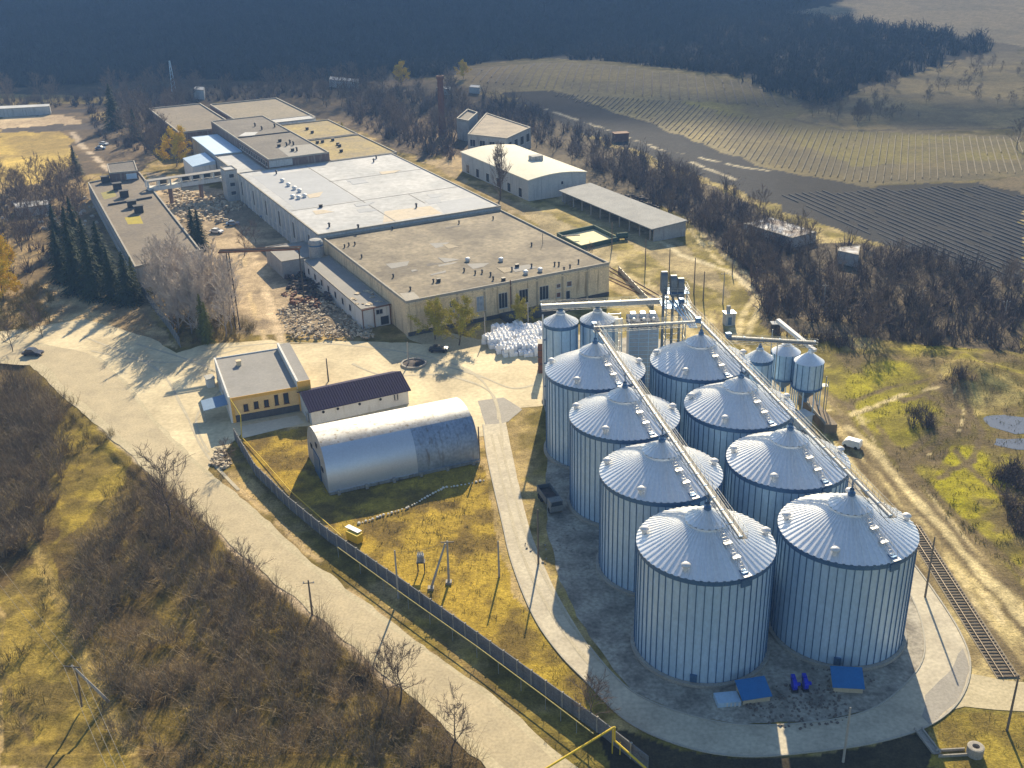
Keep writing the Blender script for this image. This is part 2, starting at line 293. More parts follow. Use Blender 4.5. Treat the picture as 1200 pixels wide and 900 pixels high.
ZONES = [   # photo outline of each kind of ground, colour a, colour b, noise scale, how strongly
 ([(0, 415), (40, 420), (75, 455), (150, 520), (235, 592), (400, 738), (590, 902), (0, 902)], (.135, .11, .03), (.075, .058, .028), 7, 1),
 ([(60, 640), (100, 600), (150, 560), (160, 520), (90, 470), (40, 520), (70, 610)], (.26, .22, .04), (.13, .11, .03), 4, .8),
 ([(0, 690), (60, 640), (80, 720), (110, 820), (160, 902), (0, 902)], (.24, .20, .05), (.12, .10, .035), 4, .9),
 ([(278, 520), (352, 500), (562, 545), (600, 700), (690, 800), (700, 850), (500, 700), (385, 620)], (.30, .235, .04), (.13, .10, .03), 4, 1),
 ([(720, 325), (800, 345), (870, 400), (1000, 510), (1110, 600), (1200, 690), (1200, 800), (1130, 790), (1055, 640), (960, 480), (860, 400), (700, 330)], (.40, .33, .19), (.22, .175, .10), 5, 1),
 ([(985, 415), (1120, 400), (1200, 420), (1200, 700), (1120, 610), (1000, 500), (960, 440)], (.22, .195, .03), (.105, .088, .03), 9, 1),
 ([(1090, 560), (1120, 520), (1200, 525), (1200, 560), (1190, 600), (1120, 610)], (.30, .28, .01), (.19, .17, .015), 6, .9),
 ([(990, 430), (1060, 420), (1100, 480), (1060, 530), (1000, 490)], (.25, .23, .015), (.13, .115, .02), 6, .8),
 ([(1080, 415), (1150, 425), (1200, 440), (1200, 480), (1130, 490), (1090, 455)], (.34, .28, .12), (.16, .125, .05), 5, .9),
 ([(905, 378), (1010, 366), (1015, 390), (960, 396), (910, 396)], (.40, .33, .15), (.25, .19, .08), 5, .9),
 ([(700, 850), (735, 855), (800, 880), (870, 892), (950, 888), (1030, 876), (1085, 858), (1110, 905), (720, 905)], (.05, .042, .03), (.035, .03, .024), 4, 1),  # dark earth south of the ring, with the shade there also put into its colour
 ([(1100, 835), (1200, 838), (1200, 902), (1090, 902)], (.24, .19, .04), (.13, .10, .03), 4, 1),
 ([(690, 215), (800, 250), (870, 330), (900, 390), (1050, 400), (1200, 415), (1200, 330), (1080, 290), (960, 285), (860, 230), (760, 190), (620, 125), (540, 110), (520, 190), (690, 240)], (.10, .082, .062), (.065, .054, .045), 14, 1),
 ([(640, 225), (720, 270), (800, 330), (860, 350), (850, 330), (760, 250), (690, 232)], (.33, .27, .17), (.18, .15, .10), 6, .9),
 ([(500, 190), (540, 180), (545, 215), (620, 240), (720, 290), (720, 330), (590, 240), (470, 175), (430, 150)], (.32, .27, .18), (.20, .17, .11), 6, 1),
 ([(0, 222), (100, 205), (110, 250), (165, 340), (200, 400), (100, 372), (0, 388)], (.27, .22, .13), (.13, .105, .065), 9, 1),
 ([(50, 330), (165, 345), (205, 410), (130, 385), (30, 385)], (.44, .37, .24), (.22, .18, .12), 6, .9),
 ([(172, 200), (280, 225), (360, 290), (440, 370), (430, 392), (280, 392), (200, 300)], (.38, .33, .25), (.2, .175, .14), 7, 1),
 ([(0, 100), (80, 90), (440, 90), (560, 100), (540, 170), (500, 190), (400, 145), (250, 118), (200, 170), (170, 200), (100, 205), (0, 222)], (.16, .13, .09), (.09, .075, .06), 16, 1),
 ([(0, 155), (50, 151), (86, 160), (88, 185), (60, 212), (0, 222)], (.42, .34, .11), (.27, .22, .09), 20, 1),
 ([(0, 110), (60, 111), (130, 115), (125, 121), (60, 122), (0, 130)], (.42, .35, .14), (.34, .28, .12), 20, 1),
 ([(0, 137), (60, 135), (100, 140), (95, 146), (0, 151)], (.55, .48, .36), (.40, .34, .26), 20, 1),
 ([(0, 150), (150, 143), (175, 148), (0, 157)], (.09, .085, .09), (.07, .065, .07), 20, 1),
 ([(0, 131), (100, 128), (104, 132), (0, 137)], (.10, .10, .11), (.07, .065, .07), 20, 1),
 ([(112, 132), (135, 130), (130, 141), (112, 144)], (.42, .35, .14), (.36, .3, .14), 20, 1),
 ([(530, 95), (560, 80), (640, 73), (760, 82), (880, 95), (935, 115), (960, 150), (1200, 160), (1200, 206), (1010, 219), (900, 198), (740, 138), (650, 107), (560, 108)], (.25, .21, .115), (.19, .165, .11), 22, 1),
 ([(800, 118), (900, 125), (990, 152), (1200, 165), (1200, 185), (1000, 195), (900, 150)], (.29, .26, .07), (.2, .175, .10), 30, .7),
 ([(590, 108), (650, 106), (740, 137), (900, 198), (1010, 219), (1140, 213), (1200, 208), (1200, 340), (1080, 300), (960, 262), (860, 222), (760, 182), (640, 138)], (.030, .031, .040), (.021, .023, .032), 40, 1),
 ([(1145, 213), (1200, 205), (1200, 229)], (.25, .2, .13), (.2, .165, .11), 20, 1),
 ([(770, 78), (900, 95), (930, 118), (1000, 148), (1200, 152), (1200, 120), (1050, 110), (960, 110), (880, 80)], (.12, .10, .08), (.3, .25, .16), 25, 1),
 ([(930, 140), (1030, 98), (1155, 62), (1200, 52), (1200, 150), (1050, 156), (990, 150)], (.40, .32, .18), (.24, .2, .13), 18, 1),
 ([(1070, 50), (1200, 40), (1200, 70), (1150, 80)], (.3, .25, .17), (.2, .17, .13), 25, 1),
 ([(-400, -20), (-400, 100), (0, 104), (200, 92), (440, 95), (530, 88), (560, 74), (640, 67), (760, 77), (870, 90), (960, 125), (1030, 98), (1150, 62), (1165, 52), (1110, 38), (1000, 28), (930, 16), (1010, 1), (1000, -20)], (.045, .045, .05), (.03, .032, .038), 60, 1),
 ([(922, 15), (965, 8), (1020, -20), (1700, -20), (1700, 60), (1200, 55), (1110, 40), (1000, 28)], (.44, .36, .26), (.34, .29, .22), 60, 1),
]
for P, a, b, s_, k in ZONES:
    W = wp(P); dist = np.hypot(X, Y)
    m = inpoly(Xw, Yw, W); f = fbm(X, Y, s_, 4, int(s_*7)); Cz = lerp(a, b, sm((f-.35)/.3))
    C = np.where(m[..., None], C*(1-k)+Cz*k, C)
rw = inpoly(Xw, Yw, wp([(700, 315), (800, 335), (880, 395), (1010, 480), (1110, 590), (1200, 680), (1260, 760), (1260, 830), (1130, 800), (1055, 640), (960, 480), (860, 400)])).astype(float)
q1, q2 = G(1182, 795), G(1083, 640); ra_ = math.atan2(q2[1]-q1[1], q2[0]-q1[0]); al = X*math.cos(ra_)+Y*math.sin(ra_); ac = -X*math.sin(ra_)+Y*math.cos(ra_)
rut = fbm(al/14+2.2*(n1-.5), ac, 1.7, 4, 55); C = lerp(C, np.array([.13, .10, .062]), rw*.75*sm((rut-.52)/.16)); C = lerp(C, np.array([.52, .44, .30]), rw*.6*sm((.42-rut)/.12))
gw = inpoly(Xw, Yw, wp([(985, 415), (1200, 410), (1260, 420), (1260, 700), (1120, 610), (1000, 500)])).astype(float); C = lerp(C, np.array([.11, .085, .05]), gw*.8*sm((fbm(X, Y, 8, 5, 66)-.5)/.12))
# wheel tracks worn into the dirt on the right and behind the silos
def track(P, wd, col, k=.8, wob=1.2):
    global C
    W = wp(P)
    for i in range(len(W)-1):
        a, b = W[i], W[i+1]; dx, dy = b.x-a.x, b.y-a.y; L2 = dx*dx+dy*dy
        t = np.clip(((Xw-a.x)*dx+(Yw-a.y)*dy)/L2, 0, 1); d = np.hypot(X+wob*(n2-.5)-a.x-t*dx, Y+wob*(n3-.5)-a.y-t*dy)
        m = k*sm((wd-d)/(wd*.6)); C = lerp(C, np.array(col), m) if False else C*(1-m[..., None])+np.array(col)*m[..., None]
pale = (.46, .39, .25); dk = (.11, .085, .055)
for P, wd, c_ in [([(1040, 470), (1085, 462), (1110, 480), (1100, 520), (1060, 545)], .7, dk), ([(1200, 600), (1150, 560), (1120, 530), (1110, 500), (1120, 460), (1100, 440)], .8, dk), ([(1100, 450), (1060, 470), (1010, 482), (985, 470)], .8, dk), ([(1095, 456), (1130, 470), (1150, 505), (1140, 540), (1100, 560)], .8, dk), ([(940, 480), (1010, 570), (1060, 640), (1110, 720)], .6, dk), ([(1000, 520), (1080, 600), (1160, 690), (1230, 780)], .7, dk), ([(1020, 520), (1110, 610), (1210, 730)], .6, pale), ([(820, 272), (850, 300), (890, 335), (890, 360), (875, 395)], 1.3, pale), ([(808, 268), (835, 300), (885, 345), (868, 375), (866, 400)], 1.3, pale),
                ([(890, 345), (855, 318), (800, 300), (760, 272), (740, 262)], 1.6, (.50, .44, .33)),
                ([(998, 480), (1000, 470), (1040, 455), (1085, 445)], .8, dk), ([(1000, 485), (1020, 478), (1060, 462), (1100, 452)], .7, pale), ([(1096, 450), (1118, 445), (1135, 462)], 1.2, dk),
                ([(1103, 448), (1112, 470), (1108, 500), (1070, 525)], .9, dk), ([(1115, 455), (1122, 480), (1118, 505), (1085, 530)], 1.0, dk), ([(1125, 450), (1135, 480), (1130, 505), (1095, 540)], 1.0, dk), ([(1120, 455), (1128, 480), (1123, 505), (1090, 533)], .3, pale),
                ([(985, 490), (1010, 520), (1070, 570), (1130, 640), (1200, 700)], 1.1, dk), ([(970, 480), (1010, 515), (1080, 590), (1140, 660), (1200, 730)], .8, pale), ([(960, 490), (1040, 580), (1110, 670), (1200, 790)], .9, dk),
                ([(1010, 500), (1060, 545), (1140, 620), (1200, 672)], .8, dk), ([(930, 470), (1020, 570), (1090, 660), (1190, 800)], .6, pale),
                ([(85, 155), (95, 170), (118, 190), (128, 200)], 2.0, (.42, .38, .33)),
                ([(640, 128), (700, 148), (760, 170), (860, 210)], 1.6, (.42, .38, .32)), ([(790, 178), (870, 196), (900, 200)], 1.3, (.5, .46, .38)), ([(1180, 150), (990, 153), (930, 140)], 2, (.11, .10, .09)),
                ([(0, 575), (40, 640), (110, 790), (165, 902)], 1.2, (.27, .225, .09)), ([(0, 780), (30, 850), (50, 902)], .7, (.09, .075, .04)),
                ([(300, 300), (310, 340), (330, 400)], 1.6, (.50, .44, .34)), ([(285, 300), (292, 345), (310, 400)], 1.0, (.44, .38, .26)),
                ([(280, 545), (420, 668), (560, 790), (640, 870)], .5, (.14, .11, .05)), ([(255, 555), (400, 690), (540, 812), (640, 900)], .4, (.15, .12, .06)),
                ([(285, 575), (420, 700), (560, 812)], .8, (.36, .30, .19)), ([(120, 500), (200, 570), (330, 690), (460, 800)], 1.2, (.40, .36, .30)),
                ([(720, 308), (820, 400), (930, 490)], 2.2, (.42, .35, .22)), ([(745, 312), (850, 392)], .7, dk)]:
    track(P, wd*1.35 if wd < 1.25 and P[0][0] > 800 else wd, c_, .9)
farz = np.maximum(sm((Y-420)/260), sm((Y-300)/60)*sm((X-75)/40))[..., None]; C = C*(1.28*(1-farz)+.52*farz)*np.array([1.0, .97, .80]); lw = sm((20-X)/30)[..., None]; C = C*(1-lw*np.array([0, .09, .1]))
C = C*(.78+.44*n3[..., None])*(.85+.3*n2[..., None])
# low relief of the rough ground, none under the paved sheets
SHEETS = []
rel = np.zeros_like(X)
for P, amp, s_ in [([(0, 415), (40, 422), (75, 460), (230, 600), (400, 745), (580, 902), (-200, 902), (-200, 415)], 1.3, 5), ([(1060, 560), (1200, 600), (1300, 760), (1200, 700), (1100, 620)], .5, 3), ([(300, 530), (560, 555), (600, 720), (680, 810), (500, 690)], .25, 2.5), ([(1000, 500), (1080, 570), (1190, 700), (1190, 780), (1120, 690), (1020, 560)], .35, 1.5)]:
    Wp = wp(P); mk = sum(inpoly(X+4*math.cos(q), Y+4*math.sin(q), Wp).astype(float) for q in np.arange(0, 6.2, .785))/8; mk = mk*inpoly(X, Y, Wp)
    rel = rel-amp*sm((mk-.55)/.45)*fbm(X, Y, s_, 4, 31)
Z = Z+rel
idx = np.arange(ny*nx).reshape(ny, nx)
T = np.stack([idx[:-1, :-1], idx[:-1, 1:], idx[1:, 1:], idx[1:, :-1]], -1).reshape(-1, 4)
gm = bpy.data.materials.new('ground'); gm.use_nodes = True; N = gm.node_tree.nodes; L = gm.node_tree.links; b = N['Principled BSDF']; b.inputs['Roughness'].default_value = .95; b.inputs['Specular IOR Level'].default_value = .1
va = N.new('ShaderNodeVertexColor'); va.layer_name = 'soil'; gp = N.new('ShaderNodeNewGeometry')
prev = va.outputs[0]
for sc_, lo, hi in ((3.2, .62, 1.35), (.75, .72, 1.28), (.16, .85, 1.15)):
    tn = N.new('ShaderNodeTexNoise'); tn.inputs['Scale'].default_value = sc_; tn.inputs['Detail'].default_value = 6; tn.inputs['Roughness'].default_value = .7; L.new(gp.outputs['Position'], tn.inputs[0])
    mr = N.new('ShaderNodeMapRange'); mr.inputs[1].default_value = .32; mr.inputs[2].default_value = .68; mr.inputs[3].default_value = lo; mr.inputs[4].default_value = hi; L.new(tn.outputs[0], mr.inputs[0])
    vm = N.new('ShaderNodeVectorMath'); vm.operation = 'SCALE'; L.new(prev, vm.inputs[0]); L.new(mr.outputs[0], vm.inputs['Scale']); prev = vm.outputs[0]
L.new(prev, b.inputs['Base Color'])
bn = N.new('ShaderNodeBump'); bn.inputs['Distance'].default_value = .25; bn.inputs['Strength'].default_value = .8; tn = N.new('ShaderNodeTexNoise'); tn.inputs['Scale'].default_value = 1.6; tn.inputs['Detail'].default_value = 8; tn.inputs['Roughness'].default_value = .7
L.new(gp.outputs['Position'], tn.inputs[0]); L.new(tn.outputs[0], bn.inputs['Height']); L.new(bn.outputs[0], b.inputs['Normal'])
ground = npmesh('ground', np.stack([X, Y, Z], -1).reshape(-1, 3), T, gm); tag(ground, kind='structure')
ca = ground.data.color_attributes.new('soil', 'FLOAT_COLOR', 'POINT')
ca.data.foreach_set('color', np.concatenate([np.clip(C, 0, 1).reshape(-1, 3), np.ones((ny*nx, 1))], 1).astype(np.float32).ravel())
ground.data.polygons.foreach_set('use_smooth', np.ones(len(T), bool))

# ------------------------------------------------------------------ paved sheets
yard_m = mat('yard_concrete', (.70, .59, .37), (.46, .38, .235), scale=.09, amt=.17, fine=1.2, contrast=1.5, world=True, stretch=(1, 1, 1))
slab_m = mat('slab_concrete', (.66, .60, .46), (.56, .50, .38), scale=.12, amt=.1, fine=1.4, world=True)
road_m = mat('road_asphalt_dusty', (.52, .43, .27), (.40, .335, .215), scale=.22, amt=.18, fine=2.6, contrast=1.3, world=True)
dust_m = mat('road_verge_dust', (.56, .48, .31), (.40, .34, .21), scale=.25, amt=.22, fine=2.5, world=True)
pad_m = mat('silo_pad_dirt', (.46, .42, .34), (.20, .18, .15), scale=.22, amt=.35, fine=1.8, contrast=1.6, world=True)
ring_m = mat('ring_road_concrete', (.58, .52, .39), (.42, .37, .28), scale=.2, amt=.18, fine=1.8, contrast=1.4, world=True)
stain_m = mat('grey_stain_concrete', (.36, .335, .29), (.28, .26, .225), scale=.3, amt=.15, world=True)
def sheet(name, P, z, m, wig=.35, step=1.5, world=False):
    W = P if world else [Vector((*at(*p)[:2], 0)) for p in P]; O = []
    for i in range(len(W)):
        a, b = W[i], W[(i+1) % len(W)]; d = (b-a).length; n = max(1, int(d/step)); nn = Vector((-(b-a).y, (b-a).x, 0)).normalized() if d > 0 else Vector((0, 0, 0))
        for k in range(n):
            p = a.lerp(b, k/n); q = wig*(float(fbm(p.x, p.y, 4, 3, 77))-.5)*2*(1 if k else .3)
            O.append(Vector((p.x+nn.x*q, p.y+nn.y*q, z)))
    me = bpy.data.meshes.new(name); me.from_pydata([tuple(v) for v in O], [], [tuple(t) for t in tessellate_polygon([O])])
    bm_ = bmesh.new(); bm_.from_mesh(me)
    bmesh.ops.recalc_face_normals(bm_, faces=bm_.faces)
    for f in bm_.faces:
        if f.normal.z < 0: f.normal_flip()
    bm_.to_mesh(me); bm_.free(); me.materials.append(m); o = bpy.data.objects.new(name, me); COL.objects.link(o); tag(o, kind='structure'); return o
sheet('yard_ground', [(-60, 396), (30, 385), (100, 374), (180, 398), (207, 414), (240, 404), (330, 397), (420, 400), (505, 403), (560, 414), (640, 418), (648, 475), (610, 478), (594, 490), (590, 508), (562, 512), (480, 490), (355, 500), (285, 507), (262, 530), (240, 556), (190, 514), (120, 460), (60, 415), (-60, 405)], .012, yard_m, .7)
sheet('courtyard_ground', [(480, 398), (472, 388), (490, 380), (560, 398), (640, 400), (720, 385), (740, 430), (640, 425), (560, 415), (505, 408)], .008, dust_m, .5)
sheet('road_verge', [(-60, 398), (50, 402), (118, 420), (146, 445), (170, 477), (200, 512), (240, 548), (310, 608), (360, 654), (480, 745), (575, 812), (680, 902), (570, 902), (490, 822), (390, 740), (290, 655), (225, 598), (172, 552), (140, 522), (100, 487), (65, 456), (35, 428), (-60, 424)], .016, dust_m, .6)
MU = [(-60, 402), (50, 406), (95, 412), (118, 424), (142, 447), (165, 477), (195, 512), (235, 550), (300, 608), (350, 656), (470, 745), (563, 812), (660, 902)]; ML = [(-60, 420), (42, 424), (75, 453), (112, 484), (150, 518), (182, 546), (238, 594), (305, 655), (405, 740), (505, 822), (592, 902)]
sheet('front_slab', [(281, 500), (348, 487), (357, 496), (284, 514)], .03, slab_m, .05)
sheet('inner_yard_slab', [(560, 470), (590, 466), (612, 480), (596, 494), (570, 502)], .02, stain_m, .2)
sheet('silo_pad', [(636, 470), (648, 500), (640, 560), (640, 620), (655, 680), (690, 745), (740, 808), (800, 838), (870, 850), (960, 846), (1030, 828), (1075, 790), (1085, 740), (1060, 650), (1000, 560), (900, 440), (850, 410), (760, 395), (640, 400)], .018, pad_m, .6)
tm = mat('tyre_mark', (.40, .35, .25), (.52, .46, .33), scale=.5, amt=.2, world=True); zz_ = .0
def ribbon(P, w_, z, m):
    W = [Vector((*at(*p)[:2], 0)) for p in P]
    S_ = []
    for i in range(len(W)-1):
        p0, p1, p2, p3 = W[max(i-1, 0)], W[i], W[i+1], W[min(i+2, len(W)-1)]
        for k in range(8):
            t = k/8; S_.append(.5*((2*p1)+(p2-p0)*t+(2*p0-5*p1+4*p2-p3)*t*t+(3*p1-p0-3*p2+p3)*t**3))
    Lf, Rt = [], []
    for i in range(1, len(S_)-1):
        d = (S_[i+1]-S_[i-1]).normalized(); n = Vector((-d.y, d.x, 0)); k = w_*(.35+1.1*float(vn(S_[i].x, S_[i].y, 5, 41))); Lf.append(S_[i]+n*k/2); Rt.append(S_[i]-n*k/2)
    sheet('tyre_mark', Lf+Rt[::-1], z, m, .05, world=True)
TR = [[(150, 400), (260, 440), (230, 490), (250, 540)], [(90, 392), (180, 430), (215, 480), (240, 530), (290, 585)], [(230, 412), (330, 402), (440, 408), (540, 430), (580, 470), (590, 540)], [(100, 410), (200, 425), (300, 404)], [(505, 425), (560, 440), (600, 455), (630, 450)], [(410, 425), (450, 440), (520, 440), (575, 460), (585, 500)], [(575, 505), (590, 570), (612, 650), (650, 725), (700, 790)], [(583, 505), (600, 570), (622, 640), (662, 720), (712, 787)]]
for i, P in enumerate(TR): ribbon(P, .45 if i > 5 else .6, .034+.003*i, tm)
def smooth(P, k=6):
    W = [Vector((*at(*p)[:2], 0)) for p in P]; O = []
    for i in range(len(W)-1):
        p0, p1, p2, p3 = W[max(i-1, 0)], W[i], W[i+1], W[min(i+2, len(W)-1)]
        for q in range(k): t = q/k; O.append(.5*((2*p1)+(p2-p0)*t+(2*p0-5*p1+4*p2-p3)*t*t+(3*p1-p0-3*p2+p3)*t**3))
    return O+[W[-1]]
outer = [(566, 498), (572, 540), (588, 610), (600, 660), (625, 722), (655, 766), (688, 800), (735, 846), (800, 875), (870, 887), (950, 882), (1030, 870), (1090, 850), (1125, 820), (1137, 780), (1124, 740), (1092, 690), (1062, 650)]
inner = [(593, 496), (603, 545), (618, 610), (632, 650), (655, 700), (690, 757), (716, 788), (748, 815), (800, 836), (870, 850), (960, 846), (1020, 832), (1060, 803), (1082, 770), (1080, 730), (1066, 695), (1050, 665), (1040, 650)]
ring = sheet('ring_road', smooth(outer)+smooth(inner)[::-1], .026, ring_m, .12, world=True)
sheet('exit_road', [(1120, 790), (1140, 790), (1200, 800), (1260, 806), (1260, 842), (1200, 834), (1130, 828), (1090, 840)], .02, dust_m, .4)
sheet('grey_washout', [(1128, 760), (1137, 785), (1122, 822), (1090, 850), (1080, 840), (1084, 815), (1110, 790)], .03, stain_m, .4)
sheet('main_road', smooth(MU)+smooth(ML)[::-1], .022, road_m, .18, world=True)
kb = MB()
for P, z, w_ in ((outer, .15, .22), (inner[5:16], .12, .2)):
    W = smooth(P)
    for a, b in zip(W, W[1:]): kb.bar(a+Vector((0, 0, z/2)), b+Vector((0, 0, z/2)), w_, z)
o = kb.build('kerb', mat('kerb_concrete', (.45, .42, .35), scale=1, amt=.2)); tag(o, kind='structure')
for i, P in enumerate([[(1141, 480), (1160, 478), (1180, 487), (1230, 492), (1230, 508), (1190, 509), (1160, 500), (1146, 492)], [(1153, 516), (1162, 513), (1180, 515), (1200, 514), (1230, 516), (1230, 528), (1190, 527), (1168, 522)], [(1122, 460), (1140, 457), (1145, 463), (1128, 466)]]):
    W = [at(*p) for p in P]; zz = min(v.z for v in W)+.05
    sheet('puddle', [Vector((v.x, v.y, 0)) for v in W], zz, water_m, .25, world=True)

# ------------------------------------------------------------------ silos
SR, SH = 8.8, 16.1
A_POS = [(14.9, 174.6), (18.1, 155.5), (21.4, 136.5), (24.6, 117.5)]; B_POS = [(34.1, 177.3), (37.3, 158.2), (40.6, 139.2), (43.8, 120.1)]
def pleat(mb, r0, z0, r1, z1, n, amp, mi=0):     # raised radial seams
    k = len(mb.v); m = n*4
    for r_, z in ((r0, z0), (r1, z1)):
        for i in range(m):
            fr = (0, .56, .62, .94)[i % 4]; t = 2*PI*(i//4+fr)/n; h = amp*(1 if i % 4 >= 2 else 0)
            mb.v.append((r_*math.cos(t), r_*math.sin(t), z+h))
    for i in range(m): mb.f.append((k+i, k+(i+1) % m, k+m+(i+1) % m, k+m+i)); mb.mi.append(mi)
def silo(R_, H_, rise, ribs, pleats, capr, root, big=True):
    keep = root.location.copy(); root.location = (0, 0, 0); silo_parts(R_, H_, rise, ribs, pleats, capr, root, big); root.location = keep
def silo_parts(R_, H_, rise, ribs, pleats, capr, root, big):
    f = MB()
    f.lathe([(R_+.55, -.05), (R_+.55, .45), (R_+.05, .5)], n=72); f.build('foundation', conc, root)
    wl = MB(); wl.lathe([(R_, .3), (R_, H_)], n=ribs*3)
    for i in range(ribs):
        t = 2*PI*i/ribs; wl.box((math.cos(t)*(R_+.06), math.sin(t)*(R_+.06), (H_+.45)/2), (.10, .09, H_-.5), t, 1)
    for z in np.arange(1.6, H_, 1.15): wl.lathe([(R_+.012, z), (R_+.03, z+.025), (R_+.012, z+.05)], n=ribs*3)
    o = wl.build('wall', [galv, galv_dark], root)
    me = o.data; sf = [p.material_index == 0 for p in me.polygons]; me.polygons.foreach_set('use_smooth', sf)
    e = MB(); e.lathe([(R_+.02, H_-.75), (R_+.1, H_-.7), (R_+.1, H_-.15), (R_+.14, H_-.1), (R_+.14, H_)], n=72); e.build('eave_band', galv_dark, root)
    rf = MB(); zc = H_+rise*(1-capr/R_); pleat(rf, R_+.16, H_, capr*.8, zc+rise*.2*capr/R_, pleats, .12); rf.build('roof', galv_roof, root)
    cp = MB(); pleat(cp, capr, zc+.4, .45, zc+.4+rise*(capr-.45)/R_*1.15, max(16, pleats//3), .12)
    cp.lathe([(capr, zc+.4), (capr-.05, zc+.02)], n=48)
    cp.build('roof_cap', galv_roof, root)
    nk = MB(); zt = zc+.4+rise*(capr-.45)/R_*1.2
    nk.lathe([(.5, zt-.2), (.5, zt+.4), (.3, zt+.55), (.3, zt+.9)], n=16); nk.build('inlet_neck', galv_dark, root)
    if not big: return
    for a in (-118, 4, 72, 168):
        t = R(a); r_ = R_-.9; z0 = H_+rise*(1-r_/R_); c_, s_ = math.cos(t), math.sin(t)
        v = MB(); v.lathe([(.34, -.1), (.34, .7), (.30, .75)], (c_*r_, s_*r_, z0), 14); v.lathe([(.30, .72), (.62, .74), (.60, .9), (.35, 1.1), (0.01, 1.16)], (c_*r_, s_*r_, z0), 16)
        v.build('roof_vent', galv_bright, root, True)
    ld = MB(); t = R(-66); c_, s_ = math.cos(t), math.sin(t); up = lambda r_, h=.35: Vector((c_*r_, s_*r_, H_+rise*(1-r_/R_)+h)); sd_ = Vector((-s_, c_, 0))
    for q in (-.4, .4):
        ld.bar(up(2.5)+sd_*q, up(R_+.2)+sd_*q, .07); ld.bar(up(2.5, 1.25)+sd_*q, up(R_+.2, 1.25)+sd_*q, .05)
    for r_ in np.arange(2.6, R_+.2, .42):
        ld.bar(up(r_)-sd_*.4, up(r_)+sd_*.4, .06)
    for r_ in np.arange(2.6, R_+.2, 1.2):
        for q in (-.4, .4): ld.bar(up(r_, -.1)+sd_*q, up(r_, 1.25)+sd_*q, .05)
    ld.build('roof_ladder', galv_bright, root)
    for r_ in (4.6, 6.5, R_+.1): pf = MB(); p = up(r_, .42); pf.box(p, (.75, 1.1, .06), t); pf.build('ladder_platform', galv_bright, root)
    ht = MB(); p = up(R_-.55, .12); ht.box(p, (.9, .9, .35), t+.001); p2 = Vector((c_*(R_+.14), s_*(R_+.14), H_-.75)); ht.box(p2, (.12, 1.5, 1.1), t); ht.build('hatch', galv_dark, root)
    dr = MB(); t = R(-105); dr.box((math.cos(t)*(R_+.15), math.sin(t)*(R_+.15), 1.2), (.25, .9, 1.1), t); dr.build('access_door', galv_dark, root)
r0 = thing('grain_silo', 'x', 'silo', (*A_POS[0], 0), 'large steel grain silos in two rows')
silo(SR, SH, 4.6, 54, 60, 2.8, r0)
order = ['farthest', 'second farthest', 'second nearest', 'nearest']
r0['label'] = 'big grain silo farthest back in the left row, in front of the two slim silos'
LBA = [None, 'big grain silo of the left row, second from the back', 'big grain silo of the left row, second from the front', 'big grain silo at the front of the left row, standing beside the small blue hood']
LBB = ['big grain silo of the right row, at the back beside the elevator tower', 'big grain silo of the right row, second from the back near the hopper bins', 'big grain silo of the right row, second from the front', 'big grain silo at the front of the right row, nearest the railway track']
for i in (1, 2, 3): copy_tree(r0, (*A_POS[i], 0), label=LBA[i])
for i in range(4): copy_tree(r0, (*B_POS[i], 0), label=LBB[i])
c0 = thing('slim_silo', 'slim tall steel silo at the left end of the upper conveyor, above the white bags', 'silo', (9.9, 196.2, 0), 'slim steel silos behind the big ones')
silo(3.35, 17.0, 2.1, 12, 26, .9, c0, False)
copy_tree(c0, (17.2, 196.8, 0), label='slim tall steel silo between the left slim silo and the grain dryer')
copy_tree(c0, (47.2, 186.5, -3.8), sc=(.75, .75, .95), label='slim blue-grey silo half hidden behind the big silos, under the short cross conveyor')
# pipes on the left silo side
t_ = thing('steel_downpipe', 'tall thin steel pipe running down beside the left slim silo', 'pipe', (6.3, 194, 0))
MB().tube((6.3, 194, 0), (6.3, 194, 19.4), .16).build('pipe', galv_bright, t_)
mb = MB()
for z in (4, 9, 14): mb.box((6.5, 194.3, z), (.7, .5, .12))
mb.build('bracket', galv_dark, t_)
t_ = thing('rusty_tower_panel', 'tall narrow rust-brown steel box standing left of the slim silo', 'steel box', (*G(634, 437)[:2], 0))
p = Vector(G(634, 437)); MB().box((p.x, p.y+1, 3.4), (1.1, 2.6, 6.8)).build('casing', rust, t_)
mb = MB(); [mb.box((p.x, p.y+1, z), (1.25, 2.75, .12)) for z in (.6, 2.2, 3.8, 5.4, 6.85)]; mb.build('band', black_st, t_)

